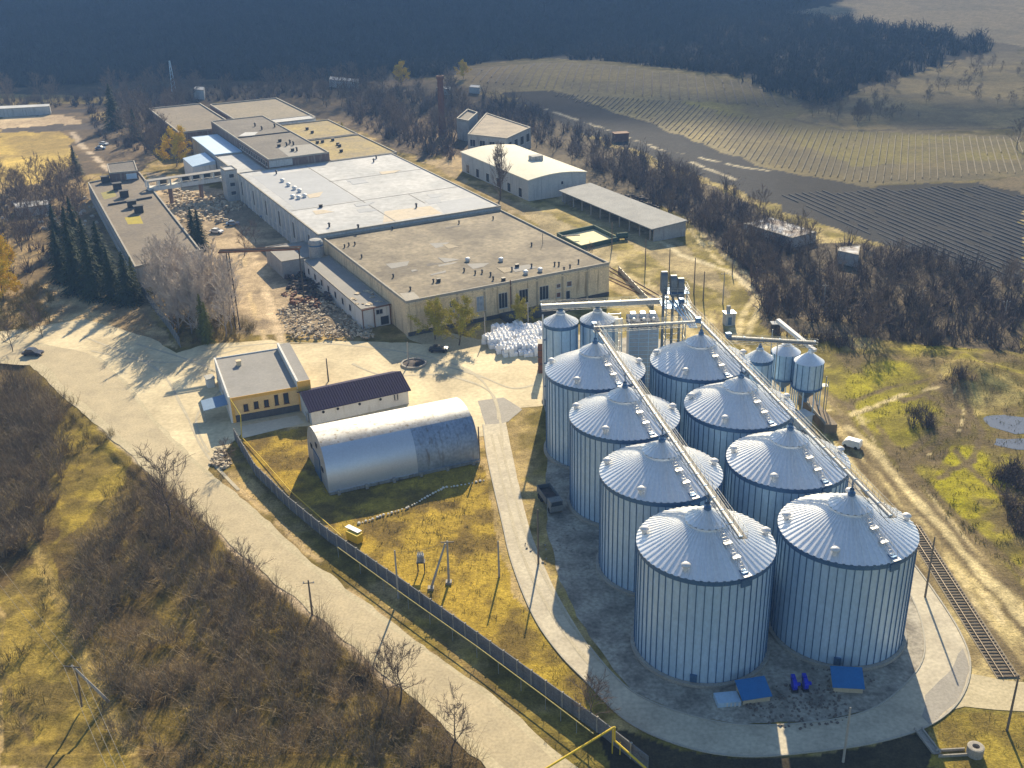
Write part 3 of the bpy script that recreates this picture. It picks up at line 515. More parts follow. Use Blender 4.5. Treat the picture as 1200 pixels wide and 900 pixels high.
# ------------------------------------------------------------------ conveyors
trough_m = mat('conveyor_trough', (.44, .44, .43), (.34, .345, .35), rough=.6, metal=.25, scale=.6)
def conveyor(A, B, label, side=1, walk=True, tw=.34, th=.4, sup=()):
    A = Vector(A); B = Vector(B); d = nrm(B-A); sx = nrm(d.cross(Vector((0, 0, 1))))*side
    t = thing('conveyor', label, 'conveyor', A)
    MB().bar(A, B, tw, th).build('trough', trough_m, t)
    mb = MB(); n = int((B-A).length/3)
    for i in range(n+1): p = A.lerp(B, i/max(n, 1)); mb.box(p+Vector((0, 0, th/2+.03)), (tw+.14, .12, .06), math.atan2(d.y, d.x)+PI/2)
    mb.build('cover_strap', galv_dark, t)
    mt = MB(); mt.box(A+Vector((0, 0, .35))+d*.4, (.9, .8, .9), math.atan2(d.y, d.x)); mt.build('drive_unit', galv_dark, t)
    if walk:
        a = A+sx*(tw/2+.38)-Vector((0, 0, .2)); b_ = B+sx*(tw/2+.38)-Vector((0, 0, .2))
        MB().bar(a, b_, .6, .05).build('walkway', grate_m, t)
        rl = MB()
        for q in (-.31, .31):
            for z in (.5, 1.0): rl.bar(a+sx*q+Vector((0, 0, z)), b_+sx*q+Vector((0, 0, z)), .035)
            for i in range(int((B-A).length/1.5)+1):
                p = a.lerp(b_, min(1, i*1.5/(B-A).length))+sx*q; rl.bar(p, p+Vector((0, 0, 1.0)), .035)
        for z in (.5, 1.0): rl.bar(b_-sx*.31+Vector((0, 0, z)), b_+sx*.31+Vector((0, 0, z)), .04)
        rl.build('railing', rail_m, t)
        tr = MB(); lo = Vector((0, 0, -.9))
        for q in (-.1, .7): 
            tr.bar(A+sx*q+lo, B+sx*q+lo, .06)
            n = int((B-A).length/1.6)
            for i in range(n): p0 = A.lerp(B, i/n)+sx*q; p1 = A.lerp(B, (i+1)/n)+sx*q; tr.bar(p0+(lo if i % 2 else Vector((0, 0, -.2))), p1+(Vector((0, 0, -.2)) if i % 2 else lo), .05)
        tr.build('truss', rail_m, t)
    if sup:
        sp = MB()
        for x, y, z0, z1 in sup: sp.bar((x, y, z0), (x, y, z1), .18)
        sp.build('support', galv_dark, t)
    return t
zc_ = 23.9
conveyor((14.7, 175.8, zc_), (26.35, 106.2, zc_), 'long conveyor with walkway running over the roofs of the left silo row', -1, sup=[(x, y, 21.4, zc_-.2) for x, y in A_POS])
conveyor((31.8, 187.0, zc_), (45.2, 110.0, zc_), 'long conveyor with walkway over the right silo row, starting at the elevator tower', -1, sup=[(x, y, 21.4, zc_-.2) for x, y in B_POS])
conveyor((33.2, 174.2, 24.8), (14.6, 173.4, 24.5), 'cross conveyor joining the farthest silos of the two rows', 1)
conveyor((30.9, 196.3, 20.8), (6.1, 196.0, 20.3), 'upper conveyor over the two slim silos', 1, tw=.8, th=.9)
conveyor((37.6, 172.6, 22.4), (54.6, 176.9, 19.2), 'short cross conveyor leading to the hopper bins', 1, tw=.55)
# ------------------------------------------------------------------ elevator tower
tx, ty = 31.6, 191.8
tower_m = mat('tower_grey', (.17, .20, .23), (.12, .145, .17), rough=.55, metal=.4, scale=.7)
t = thing('elevator_tower', 'tall lattice tower with dark elevator heads at the top end of the conveyors', 'elevator tower', (tx, ty, 0))
lat = MB()
for x in (-1.9, 1.9):
    for y in (-1.5, 1.5): lat.bar((tx+x, ty+y, 0), (tx+x, ty+y, 25), .18)
for z in np.arange(0, 24, 2.5):
    for (x0, y0), (x1, y1) in (((-1.9, -1.5), (1.9, -1.5)), ((1.9, -1.5), (1.9, 1.5)), ((1.9, 1.5), (-1.9, 1.5)), ((-1.9, 1.5), (-1.9, -1.5))):
        lat.bar((tx+x0, ty+y0, z+2.5), (tx+x1, ty+y1, z+2.5), .1); lat.bar((tx+x0, ty+y0, z), (tx+x1, ty+y1, z+2.5), .08)
lat.build('lattice_frame', rail_m, t)
for k, (x, hz) in enumerate(((-2.3, 27.4), (-.5, 26.6), (.9, 26.0))):
    lg = MB()
    for q in (-.42, .42): lg.box((tx+x, ty+q, hz/2), (.34, .34, hz))
    lg.build('elevator_leg', tower_m, t)
    hd = MB(); hd.box((tx+x, ty, hz-1.6), (1.15, 2.1, 3.0)); 
    hd.tube((tx+x-.57, ty, hz-.1), (tx+x+.57, ty, hz-.1), 1.05, n=20)
    hd.build('elevator_head', tower_m, t)
pl = MB(); pl.box((tx, ty, 21.6), (5.4, 4.4, .12)); pl.box((tx, ty, 24.4), (4.6, 3.8, .1)); pl.build('platform', galv_dark, t)
rl = MB()
for z0, a, b_ in ((21.6, 2.7, 2.2), (24.4, 2.3, 1.9)):
    for z in (.5, 1.05):
        for p, q in (((-a, -b_), (a, -b_)), ((a, -b_), (a, b_)), ((a, b_), (-a, b_)), ((-a, b_), (-a, -b_))): rl.bar((tx+p[0], ty+p[1], z0+z), (tx+q[0], ty+q[1], z0+z), .06)
    for i in range(-2, 3):
        for s in (-1, 1): rl.bar((tx+i*a/2, ty+s*b_, z0), (tx+i*a/2, ty+s*b_, z0+1.05), .05); rl.bar((tx+s*a, ty+i*b_/2, z0), (tx+s*a, ty+i*b_/2, z0+1.05), .05)
rl.build('railing', rail_m, t)
for k in range(4):
    x = tx-1.2+k*.8; MB().tube((x, ty-1, 22.8), (32.3+k*.38, 178.6, 22.0), .17, n=8).build('spout', galv, t)
# ------------------------------------------------------------------ grain dryer
dx_, dy_ = 27.0, 203.2
t = thing('grain_dryer', 'boxy grey grain dryer with dark blue top and white fan hoods behind the left row', 'grain dryer', (dx_, dy_, 0))
d_ = MB(); d_.box((dx_, dy_, 6.6), (6.0, 4.2, 13.2)); d_.build('casing', mat('dryer_grey', (.42, .46, .52), (.36, .40, .47), rough=.5, metal=.3, scale=.4, amt=.12), t)
lv = MB()
for z in np.arange(1.2, 12.6, .9): lv.box((dx_, dy_-2.14, z), (5.7, .08, .12))
for x in (-3, -1, 1, 3): lv.box((dx_+x*.98, dy_-2.15, 6.6), (.12, .1, 13.1))
lv.build('louvre_panel', galv, t)
MB().box((dx_, dy_, 14.0), (6.3, 4.5, 1.5)).build('top_duct', mat('duct_navy', (.04, .07, .14), scale=1), t)
for x in (-2, 0, 2):
    v = MB(); v.box((dx_+x, dy_+.3, 15.3), (1.3, 1.9, 1.0), top=.8); v.tube((dx_+x, dy_-1.1, 15.0), (dx_+x, dy_-1.9, 15.0), .35, n=12); v.build('fan_hood', galv_bright, t)
t = thing('dryer_leg_frame', 'pale steel columns and duct standing left of the grain dryer', 'steel frame', (21.4, 203.6, 0))
f = MB()
for x, y in ((20.2, 202), (20.2, 205), (22.6, 202), (22.6, 205)): f.bar((x, y, 0), (x, y, 15.2), .22)
for z in (3, 6, 9, 12, 15): f.bar((20.2, 202, z), (22.6, 202, z), .14); f.bar((20.2, 205, z), (22.6, 205, z), .14); f.bar((20.2, 202, z-3), (22.6, 202, z), .1)
f.build('frame', galv_bright, t); MB().box((21.4, 203.6, 7.4), (1.3, 1.5, 14.8)).build('duct', mat('pale_duct', (.62, .60, .54), scale=.6, amt=.1), t)
# ------------------------------------------------------------------ hopper bins on stilts
def hopper(cx, cy, r_, zb, zt, label):
    t = thing('hopper_bin', label, 'hopper bin', (cx, cy, 0), 'hopper bins on stilts right of the silos')
    w_ = MB(); w_.lathe([(r_, zb), (r_, zt)], (cx, cy, 0), 40)
    for i in range(14): a = 2*PI*i/14; w_.box((cx+math.cos(a)*(r_+.04), cy+math.sin(a)*(r_+.04), (zb+zt)/2), (.1, .1, zt-zb), a, 1)
    w_.build('wall', [galv, galv_dark], t, False)
    MB().lathe([(r_+.1, zt), (.5, zt+1.7), (.3, zt+2.4), (.01, zt+2.45)], (cx, cy, 0), 30).build('roof', galv_roof, t)
    MB().lathe([(r_, zb), (.35, zb-2.4), (.35, zb-3.2)], (cx, cy, 0), 30).build('hopper', galv_dark, t)
    for i in range(8):
        a = 2*PI*i/8+.3; lg = MB(); p = Vector((cx+math.cos(a)*r_*.97, cy+math.sin(a)*r_*.97, 0)); lg.bar(p, p+Vector((0, 0, zb+.3)), .2); lg.build('leg', galv, t)
    br = MB(); br.lathe([(r_+.06, zb+.05), (r_+.22, zb), (r_+.22, zb+.35), (r_+.06, zb+.3)], (cx, cy, 0), 40); br.build('ring_beam', galv_dark, t)
    pf = MB(); pf.box((cx+r_+.6, cy-.2, zb+.3), (1.3, 1.6, .1)); [pf.bar((cx+r_+1.1, cy+q, 0), (cx+r_+1.1, cy+q, zb+1.4), .12) for q in (-.9, .6)]; pf.build('platform', rail_m, t)
hopper(56.8, 186.6, 2.75, 6.0, 11.4, 'round hopper bin on stilts right of the silos, the nearer of the pair')
hopper(53.6, 191.6, 2.75, 6.0, 11.4, 'round hopper bin on stilts partly hidden behind the nearer one')
t = thing('roof_spout', 'slanted bright steel chute above the hopper bins', 'chute', (54.8, 191, 11))
MB().bar((52.6, 196.0, 16.2), (57.6, 186.2, 13.6), .8, .7).build('chute', galv_bright, t)
for x, y, z in ((51, 193, 15.5), (51, 188.6, 15), (59.8, 184.5, 9), (59.8, 190, 9)): f = MB(); f.bar((x, y, 0), (x, y, z), .16); f.build('post', rail_m, t)
t = thing('loading_ramp', 'brown concrete loading ramp wall beside the hopper bins and rail track', 'ramp', (*G(950, 490)[:2], 0))
a, b_ = Vector(G(934, 470)), Vector(G(966, 508)); d = nrm(b_-a); nn = Vector((d.y, -d.x, 0))
MB().prism([a[:2], b_[:2], (b_-nn*2.4)[:2], (a-nn*2.4)[:2]], 0, 1.7).build('ramp_wall', soil_m, t)
MB().prism([(a+nn*.02)[:2], (b_+nn*.02)[:2], (b_+nn*.02-d*.2-nn*.25)[:2], (a+nn*.02-nn*.25)[:2]], 1.705, 2.2).build('parapet', conc, t)
t = thing('truck_scale_shed', 'white flat-roofed cabin between the hopper bins and silos', 'cabin', (*G(946, 492)[:2], 0)); p = Vector(G(938, 500))
MB().box((p.x, p.y, 1.3), (3.4, 2.4, 2.6), .5).build('wall', white_w, t); MB().box((p.x, p.y, 2.68), (3.9, 2.9, .15), .5).build('roof', galv_bright, t); MB().box((p.x-.1, p.y-1.25, 1.5), (1.2, .06, .9), .5).build('window', glass, t)

# ------------------------------------------------------------------ buildings
FO = np.array([-24.0852, 233.2462]); FP = .4697; UU = np.array([math.cos(FP), math.sin(FP)]); VV = np.array([-UU[1], UU[0]])
def fp(a, b): q = FO+UU*a+VV*b; return (float(q[0]), float(q[1]))
def quad(a0, b0, a1, b1): return [fp(a0, b0), fp(a1, b0), fp(a1, b1), fp(a0, b1)]
def hip(px, py, A, B):                       # photo pixel on the vertical wall through A,B -> (distance along, height)
    d = fw + cr*(px-600)/F - cu*(py-450)/F; A = np.array(A[:2]); B = np.array(B[:2]); e = (B-A)/np.hypot(*(B-A)); n = np.array([-e[1], e[0]])
    t = (A@n)/(d[:2]@n); p = d*t; return float((p[:2]-A)@e), float(p[2]+CH)
def opening(A, B, s0, s1, z0, z1, root, name='window', pane=glass, fr=frame_w, bars=1, depth=.06, out=1):
    """a framed opening set on the wall A->B (outer side to the right of A->B when out=1)"""
    A = Vector((*A[:2], 0)); B = Vector((*B[:2], 0)); e = nrm(B-A); n = Vector((e.y, -e.x, 0))*out; rz = math.atan2(e.y, e.x)
    c = A+e*(s0+s1)/2+n*.02; w_, h_ = s1-s0, z1-z0; zc = (z0+z1)/2; m = MB(); ft = .09
    for s in (-1, 1): m.box(c+e*(s*(w_/2-ft/2))+n*depth/2+Vector((0, 0, zc)), (ft, depth, h_), rz)
    for s in (-1, 1): m.box(c+n*depth/2+Vector((0, 0, zc+s*(h_/2-ft/2))), (w_-2*ft-.004, depth, ft), rz)
    for i in range(bars): m.box(c+e*(w_*((i+1)/(bars+1)-.5))+n*depth/2+Vector((0, 0, zc)), (ft*.7, depth*.8, h_-2*ft-.004), rz)
    m.box(c+n*.09+Vector((0, 0, z0-.05)), (w_+.2, .18, .08), rz)
    o = m.build(name, fr, root)
    MB().box(c+Vector((0, 0, zc)), (w_-.02, .03, h_-.02), rz).build('pane', pane, o)
    return o
def block(name, label, cat, P, h, wallm, roofm, par=.35, parw=.3, z0=-.05, roof_name='roof', slab=True, group=None, z1s=None, parm=None):
    t = thing(name, label, cat, (sum(p[0] for p in P)/len(P), sum(p[1] for p in P)/len(P), 0), group)
    MB().prism(P, z0, h-.02, z1s=z1s).build('wall', wallm, t)
    c = Vector((t.location.x, t.location.y)); Q = []
    k = len(P)
    for i in range(k):
        a, b, d = Vector(P[i-1]), Vector(P[i]), Vector(P[(i+1) % k])
        e1 = (b-a).normalized(); e2 = (d-b).normalized(); Q.append(b+(e2-e1)*parw)
    if z1s: MB().prism([(c+(Vector(p)-c)*1.012)[:] for p in P], min(z1s)-.1, 0, z1s=[z+.12 for z in z1s]).build(roof_name, roofm, t)
    else: MB().prism([tuple(q) for q in Q], h-.5, h+.02).build(roof_name, roofm, t)
    if par and not z1s:
        m = MB()
        for i in range(k):
            a, b = Vector((*P[i], 0)), Vector((*P[(i+1) % k], 0)); e = nrm(b-a); inn = Vector((-e.y, e.x, 0))
            if (Vector((*c, 0))-a).dot(inn) < 0: inn = -inn
            a2 = a+inn*parw/2-e*.02; b2 = b+inn*parw/2-e*(parw-.02); m.bar(a2+Vector((0, 0, h+par/2-.1)), b2+Vector((0, 0, h+par/2-.1)), parw+.05, par+.2)
        m.build('parapet', parm or conc, t)
    return t
def roof_patch(root, P, h, m, name='roof_patch', z=.03): MB().prism(P, h-.1, h+z).build(name, m, root)
def rvent(root, x, y, h, kind=0, s=1.):
    v = MB()
    if kind == 0: v.lathe([(.3*s, 0), (.3*s, 1.0*s), (.26*s, 1.02*s)], (x, y, h), 10); v.lathe([(.2*s, 1.0*s), (.55*s, 1.15*s), (.5*s, 1.25*s), (.01, 1.55*s)], (x, y, h), 10); v.build('roof_vent', black_st, root)
    elif kind == 1: v.lathe([(.7*s, 0), (.7*s, .7*s)], (x, y, h), 14); v.lathe([(.9*s, .7*s), (.85*s, .95*s), (.5*s, 1.2*s), (.01, 1.3*s)], (x, y, h), 14); v.build('roof_vent', galv_bright, root)
    else: v.box((x, y, h+.45*s), (1.1*s, .8*s, .9*s), FP); v.box((x, y, h+.95*s), (1.3*s, 1.0*s, .1), FP); v.build('roof_vent', black_st, root)
# --- brown-roofed hall (front)
P = quad(0, 0, 55.5, 60.5); H1 = 8.4
t = hall = block('factory_hall', 'wide beige factory hall with flat brown roof and broken windows, nearest the silos', 'factory hall', P, H1, beige_w, roof_brown, .45, .35, parm=conc)
for x, y, k in [(460, 269, 0), (538, 262, 0), (578, 257, 0), (623, 288, 0), (636, 286, 3), (548, 306, 1), (587, 306, 1), (544, 318, 0), (514, 330, 2), (508, 331, 0), (481, 340, 0), (557, 321, 0), (565, 320, 0), (575, 323, 0), (578, 328, 0), (590, 329, 2), (600, 317, 0), (606, 313, 2), (616, 321, 1), (623, 313, 0), (633, 318, 1), (650, 311, 0), (655, 311, 0), (661, 317, 0), (668, 314, 0), (678, 308, 0), (404, 290, 0), (409, 288, 0), (416, 287, 0), (424, 302, 0), (461, 325, 0), (415, 272, 2)]:
    g = G(x, y, H1)
    if k == 3: MB().tube((g[0], g[1], H1), (g[0], g[1], H1+3), .07).build('antenna', black_st, hall)
    else: rvent(hall, g[0], g[1], H1, k, .8 if k else .65)
A, B = fp(0, 0), fp(55.5, 0)
for x0, y0, x1, y1, nm, pn in [(527, 353, 534, 359, 'window', dark), (543, 351, 549, 355, 'window', dark), (558, 348, 570, 363, 'window', glass_l), (584, 344, 595, 360, 'window', glass), (608, 340, 619, 354, 'window', dark), (632, 336, 643, 350, 'window', glass), (652, 343, 657, 348, 'window', rust), (663, 341, 668, 350, 'doorway', dark), (652, 333, 657, 337, 'blocked_window', brown_brick), (664, 330, 670, 335, 'blocked_window', brown_brick), (528, 364, 533, 370, 'window', glass_l)]:
    s0, z1 = hip(x0, y0, A, B); s1, z0 = hip(x1, y1, A, B); opening(A, B, s0, s1, max(z0, .1), max(z1, z0+.5), hall, nm, pn, bars=2 if s1-s0 > 2 else 0)
mb = MB(); e = Vector((*UU, 0)); a = Vector((*A, 0))+e*13
for i in range(6): 
    q = a+e*(i*7.2); mb.box((q.x+.0+VV[0]*-.07, q.y+VV[1]*-.07, 4.1), (.5, .14, 8.2), FP)
mb.build('pilaster', mat('pilaster', (.46, .38, .26), scale=.5, amt=.2), hall)
mb = MB(); n_ = Vector((-VV[0], -VV[1], 0)); mb.bar(Vector((*A, 7.75))+n_*.12, Vector((*B, 7.75))+n_*.12, .24, .3); mb.build('cornice', beige_w, hall)
mb = MB(); mb.bar(Vector((*A, .5))+n_*.05, Vector((*B, .5))+n_*.05, .1, 1.0); mb.build('plinth', plinth_m, hall)
mb = MB(); mb.prism([fp(24, -4.8), fp(45, -4.8), fp(45, -.1), fp(24, -.1)], 0, 1.2); mb.build('loading_dock', plinth_m, hall)
mb = MB(); mb.tube(Vector((*fp(27.2, -.15), 2)), Vector((*fp(27.2, -.15), 9.2)), .12); mb.build('downpipe', rust, hall)
# pale corner patch
roof_patch(hall, [fp(.6, 1), fp(4, .7), fp(4.5, 6), (fp(1.2, 7))], H1, conc, 'roof_patch')
# --- white-roofed hall
t = wh = block('factory_hall', 'large factory hall with pale grey-white membrane roof in the middle of the factory', 'factory hall', quad(-1.2, 61, 55.8, 149), 9.5, white_pan, roof_pale, .3, .35, parm=conc)
roof_patch(wh, [fp(38, 63), fp(53.5, 63), fp(54, 76), fp(41, 76)], 9.5, roof_pale2)
roof_patch(wh, [fp(19, 63.4), fp(37.6, 63.4), fp(38, 73), fp(24, 75)], 9.5, roof_tan, z=.035)
roof_patch(wh, [fp(2, 92), fp(22, 92), fp(22, 141), fp(2, 141)], 9.5, roof_pale2, z=.04)
m = MB()
for a0, b0, a1, b1 in [(0, 90.5, 55, 90.5), (22.6, 63, 22.6, 148), (38, 77, 38, 90), (22, 120, 55, 120)]: m.bar(Vector((*fp(a0, b0), 9.55)), Vector((*fp(a1, b1), 9.55)), .3, .06)
m.build('roof_seam', roof_grey, wh)
for x, y, k in [(331, 213, 1), (338, 218, 1), (345, 222, 1), (351, 225, 1), (343, 232, 1), (350, 233, 1), (357, 231, 1), (324, 204, 0), (376, 243, 2), (488, 243, 0), (438, 190, 0), (441, 186, 0), (386, 266, 0), (420, 268, 0)]: g = G(x, y, 9.5); rvent(wh, g[0], g[1], 9.5, k, .9)
A, B = fp(-1.2, 149), fp(-1.2, 61)
for i in range(17):
    s = 3+i*5.0; opening(A, B, s, s+2.6, 2.6, 7.6, wh, 'window', glass_l if i % 3 else glass, bars=1)
m = MB()
for i in range(18): q = Vector((*A, 0))+nrm(Vector((B[0]-A[0], B[1]-A[1], 0)))*(.8+i*5.0); m.box((q.x-UU[0]*.12, q.y-UU[1]*.12, 4.6), (.24, .45, 9.2), FP)
m.build('wall_pier', white_w, wh)
for k_ in range(9):
    a0 = random.uniform(3, 46); b0 = random.uniform(66, 140); roof_patch(wh, [fp(a0, b0), fp(a0+random.uniform(3, 8), b0), fp(a0+random.uniform(3, 8), b0+random.uniform(2, 7)), fp(a0+.5, b0+random.uniform(2, 7))], 9.5, random.choice([roof_pale2, roof_grey, roof_tan, roof_pale2]), z=.05+.006*k_)
for k_ in range(12):
    a0 = random.uniform(3, 46); b0 = random.uniform(4, 52); roof_patch(hall, [fp(a0, b0), fp(a0+random.uniform(1.5, 7), b0+.3), fp(a0+random.uniform(1.5, 7), b0+random.uniform(1, 4)), fp(a0+.3, b0+random.uniform(1, 5))], H1, random.choice([roof_dark, roof_grey, mat('roof_sand_patch', (.36, .30, .21), scale=.3, amt=.25)]), z=.03+.006*k_)
# --- dark-roofed upper hall
t = dh = block('factory_hall', 'taller factory hall with dark felt roof and brown brick end wall behind the white roof', 'factory hall', quad(10.2, 149.6, 32.2, 236), 12.6, brown_brick, roof_dark, .35, .35)
for x, y, k in [(327, 172, 2), (328, 166, 2), (344, 170, 0), (336, 171, 0), (343, 177, 2), (348, 177, 0), (299, 148, 0), (307, 152, 0), (322, 149, 0), (340, 168, 0)]: g = G(x, y, 12.6); rvent(dh, g[0], g[1], 12.6, k, 1.0)
roof_patch(dh, [fp(18, 150.6), fp(31, 150.6), fp(31.4, 168), fp(19, 170)], 12.6, roof_grey)
g = G(290, 158, 12.6); roof_patch(dh, [(g[0]-3, g[1]-2), (g[0]+3, g[1]-2.5), (g[0]+3, g[1]+5), (g[0]-2, g[1]+5)], 12.6, roof_pale, z=.05)
m = MB(); m.bar(Vector((*fp(11, 195), 12.8)), Vector((*fp(31.8, 195), 12.8)), .4, .4); m.build('roof_wall', plinth_m, dh)
A, B = fp(10.2, 236), fp(10.2, 149.6)
for i in range(12): opening(A, B, 46+i*3.3, 48+i*3.3, 9.8, 11.6, dh, 'window', dark, bars=0)
A, B = fp(10.2, 149.6), fp(32.2, 149.6)
m = MB(); m.bar(Vector((*A, 11.2))+n_*.2, Vector((*fp(18.5, 149.6), 11.2))+n_*.2, .3, 2.2); m.build('pale_panel', white_pan, dh)
t = block('factory_wing', 'lower factory wing with yellow mossy flat roof right of the dark roof', 'factory wing', quad(32.8, 149.8, 58, 190), 9.4, grey_w, roof_moss, .4, .35)
for x, y in [(372, 168), (378, 167), (396, 170), (398, 172), (390, 165), (400, 178)]: g = G(x, y, 9.4); rvent(t, g[0], g[1], 9.4, 2, 1.0)
t = block('factory_wing', 'farther low wing with yellow and brown mossy roof beyond the nearer mossy wing', 'factory wing', quad(32.8, 191.5, 58, 228), 9.4, grey_w, roof_moss, .4, .35)
for x, y in [(366, 156), (360, 152)]: g = G(x, y, 9.4); rvent(t, g[0], g[1], 9.4, 2, 1.)
block('roof_shed', 'narrow white shed roofed with pale sheet beside the dark factory roof', 'shed', quad(33.5, 229.5, 53, 238), 10.4, white_w, roof_pale, .2, .25)
block('factory_wing', 'far left end wing of the factory with dull brown flat roof and ruined edge', 'factory wing', quad(-3, 238, 21, 306), 9, brown_brick, mat('roof_dull', (.20, .165, .12), (.12, .10, .08), scale=.08, amt=.25, fine=.8), .5, .5)
block('factory_wing', 'far right end wing of the factory with faded straw-coloured roof', 'factory wing', quad(24, 239.5, 56, 300), 9, brown_brick, mat('roof_straw', (.23, .19, .13), (.15, .13, .10), scale=.08, amt=.25, fine=.8), .5, .5)
# --- pale blue roof and small shed
t = block('blue_roofed_block', 'factory block with pale blue sheet roof beside the dark factory roof', 'factory block', quad(-.5, 186, 9.8, 225.5), 9.2, grey_w, roof_blue, .15, .15, parm=roof_blue)
A, B = fp(-.5, 186), fp(9.8, 186)
for i in range(3): opening(A, B, .8+i*3.2, 2.6+i*3.2, 4.5, 6.8, t, 'window', glass, bars=1)
t = block('white_shed', 'small white shed with slanting pale blue roof left of the blue-roofed block', 'shed', quad(-9.5, 184, -1.0, 201), 6.6, white_w, roof_blue, z1s=[6.2, 7.4, 7.4, 6.2])
t = block('linking_block', 'low grey link building between the blue roof and the white-roofed hall', 'factory block', quad(-.5, 151, 9.8, 185.5), 8.6, grey_w, roof_pale, .3, .3)
t = block('stair_tower', 'pale square stair tower where the footbridge meets the factory', 'tower', quad(-5.2, 150.5, -1.0, 157), 10.6, white_pan, roof_pale, .3, .25)
A, B = fp(-5.2, 150.5), fp(-1.0, 150.5)
for z in (2, 5, 8): opening(A, B, 1.2, 3.0, z, z+1.4, t, 'window', glass, bars=0)
# --- skybridge
Ab, Bb = Vector(G(173, 221, 6.5)), Vector(G(262, 208, 6.5)); e = nrm(Bb-Ab); nn = Vector((e.y, -e.x, 0)); L_ = (Bb-Ab).length
t = thing('footbridge', 'covered white footbridge with open window bays between the long building and the factory', 'footbridge', (Ab.x, Ab.y, 0))
m = MB(); m.bar(Ab-Vector((0, 0, .2)), Bb-Vector((0, 0, .2)), 3.0, 1.3); m.build('deck', white_w, t)
m = MB(); [m.bar(Ab+Vector((0, 0, 2.6))+nn*0, Bb+Vector((0, 0, 2.6)), 3.2, .25)]; m.build('roof', roof_grey, t)
m = MB(); n = 7
for i in range(n+1):
    for s in (-1.42, 1.42): q = Ab.lerp(Bb, i/n)+nn*s; m.bar(q+Vector((0, 0, .4)), q+Vector((0, 0, 2.5)), .5)
m.build('window_post', white_w, t)
m = MB(); [m.bar(Ab.lerp(Bb, (i+.12)/n)+nn*-1.3+Vector((0, 0, 1.5)), Ab.lerp(Bb, (i+.88)/n)+nn*-1.3+Vector((0, 0, 1.5)), .05, 1.9) for i in (1, 3, 4, 5, 6)]; m.build('window_glazing', glass, t)
for i in (.28, .68):
    m = MB(); q = Ab.lerp(Bb, i)
    for s in (-1.1, 1.1): m.bar((q.x+nn.x*s, q.y+nn.y*s, 0), (q.x+nn.x*s, q.y+nn.y*s, 5.6), .7)
    m.build('pier', brown_brick, t)
# --- long left building
PL = [tuple(G(x, y, 6)[:2]) for x, y in ((103, 215), (164, 203), (218, 272))]; a, b, c = map(Vector, PL); d = a+(c-b)
c2 = b+(c-b)*1.25; d2 = a+(c-b)*1.25
t = lb = block('long_building', 'long low building with flat mossy roof running behind the dark spruces', 'building', [tuple(d2), tuple(c2), tuple(b), tuple(a)], 6, white_pan, mat('roof_long', (.22, .18, .13), (.13, .11, .09), scale=.12, amt=.25, fine=1.2), .5, .4, parm=conc)
opA, opB = tuple(a), tuple(d2); ll = (d2-a).length
for i in range(int(ll/4.2)): opening(opA, opB, 1+i*4.2, 4.2+i*4.2, 2.0, 4.6, lb, 'window', glass_l, bars=2)
for x, y, k in [(146, 231, 2), (163, 249, 2), (155, 243, 2), (138, 222, 2), (124, 214, 2)]: g = G(x, y, 6); rvent(lb, g[0], g[1], 6, k, 2.4 if k else 1.2)
g = [tuple(G(x, y, 6)[:2]) for x, y in ((146, 255), (164, 253), (168, 262), (150, 263))]; roof_patch(lb, g, 6, mat('moss_patch', (.42, .33, .02), (.3, .25, .03), scale=.4))
g = [tuple(G(x, y, 6)[:2]) for x, y in ((118, 226), (133, 223), (137, 230), (122, 234))]; roof_patch(lb, g, 6, mat('moss_patch_dull', (.30, .26, .06), (.22, .2, .07), scale=.4))
g1, g2 = Vector(G(127, 241, 6)), Vector(G(178, 232, 6)); m = MB(); m.bar(g1+Vector((0, 0, .3)), g2+Vector((0, 0, .3)), .5, .6); m.build('roof_wall', plinth_m, lb)
g = [tuple(G(x, y, 6.1)[:2]) for x, y in ((130, 213), (163, 210), (159, 198), (127, 202))]; t = block('roof_penthouse', 'small brick penthouse with pale blue cladding on the long flat roof', 'penthouse', g, 9.0, brown_brick, roof_dark, .3, .3, z0=6.05)
A = (Vector(g[0])+Vector(g[1]))/2; opening(A, g[1], .6, (Vector(g[1])-A).length-.5, 6.5, 8.4, t, 'cladding', roof_blue, bars=1)
# --- annex with collapsed roof
t = ax = block('ruined_annex', 'low beige lean-to with half collapsed roof along the left side of the beige hall', 'annex', quad(-7.6, 10, -.4, 55), 5.0, white_w, roof_grey, .2, .25)
A, B = fp(-7.6, 10), fp(-.4, 10)
opening(A, B, 3.6, 5.4, 3.0, 4.3, ax, 'window', dark, bars=1); opening(A, B, 4.6, 6.8, .1, 2.4, ax, 'doorway', dark, bars=0)
m = MB()
for i in range(14):
    q = Vector((*fp(-7.4+random.random()*6.8, 11+random.random()*11), 5.1)); m.box(q, (random.uniform(.4, 1.6), random.uniform(.3, 1.2), .2), random.random()*3)
m.build('roof_debris', rubble_m, ax)
m = MB(); m.bar(Vector((*fp(-7.7, 9.6), 4.9)), Vector((*fp(-.2, 9.6), 5.1)), .25, .25); [m.bar(Vector((*fp(a_, 9.6), 0)), Vector((*fp(a_, 9.6), 4.9)), .22) for a_ in (-7.5, -4.6, -.5)]; m.build('steel_frame', rust, ax)
A, B = fp(-7.6, 55), fp(-7.6, 10)
for i in range(7): opening(A, B, 3+i*5.5, 4.6+i*5.5, 2, 3.8, ax, 'window', dark, bars=0)
m = MB(); ab = Vector((*fp(-5.2, 59), 0))
block('loading_annex', 'grey flat-roofed loading annex left of the white-roofed hall', 'annex', quad(-13, 58, -1.6, 74), 4.6, grey_w, roof_grey, .2, .2)
t = thing('round_tank', 'short round grey tank standing in the corner between the annexes', 'tank', (*fp(-3.6, 60.6), 0)); q = fp(-3.4, 56.6)
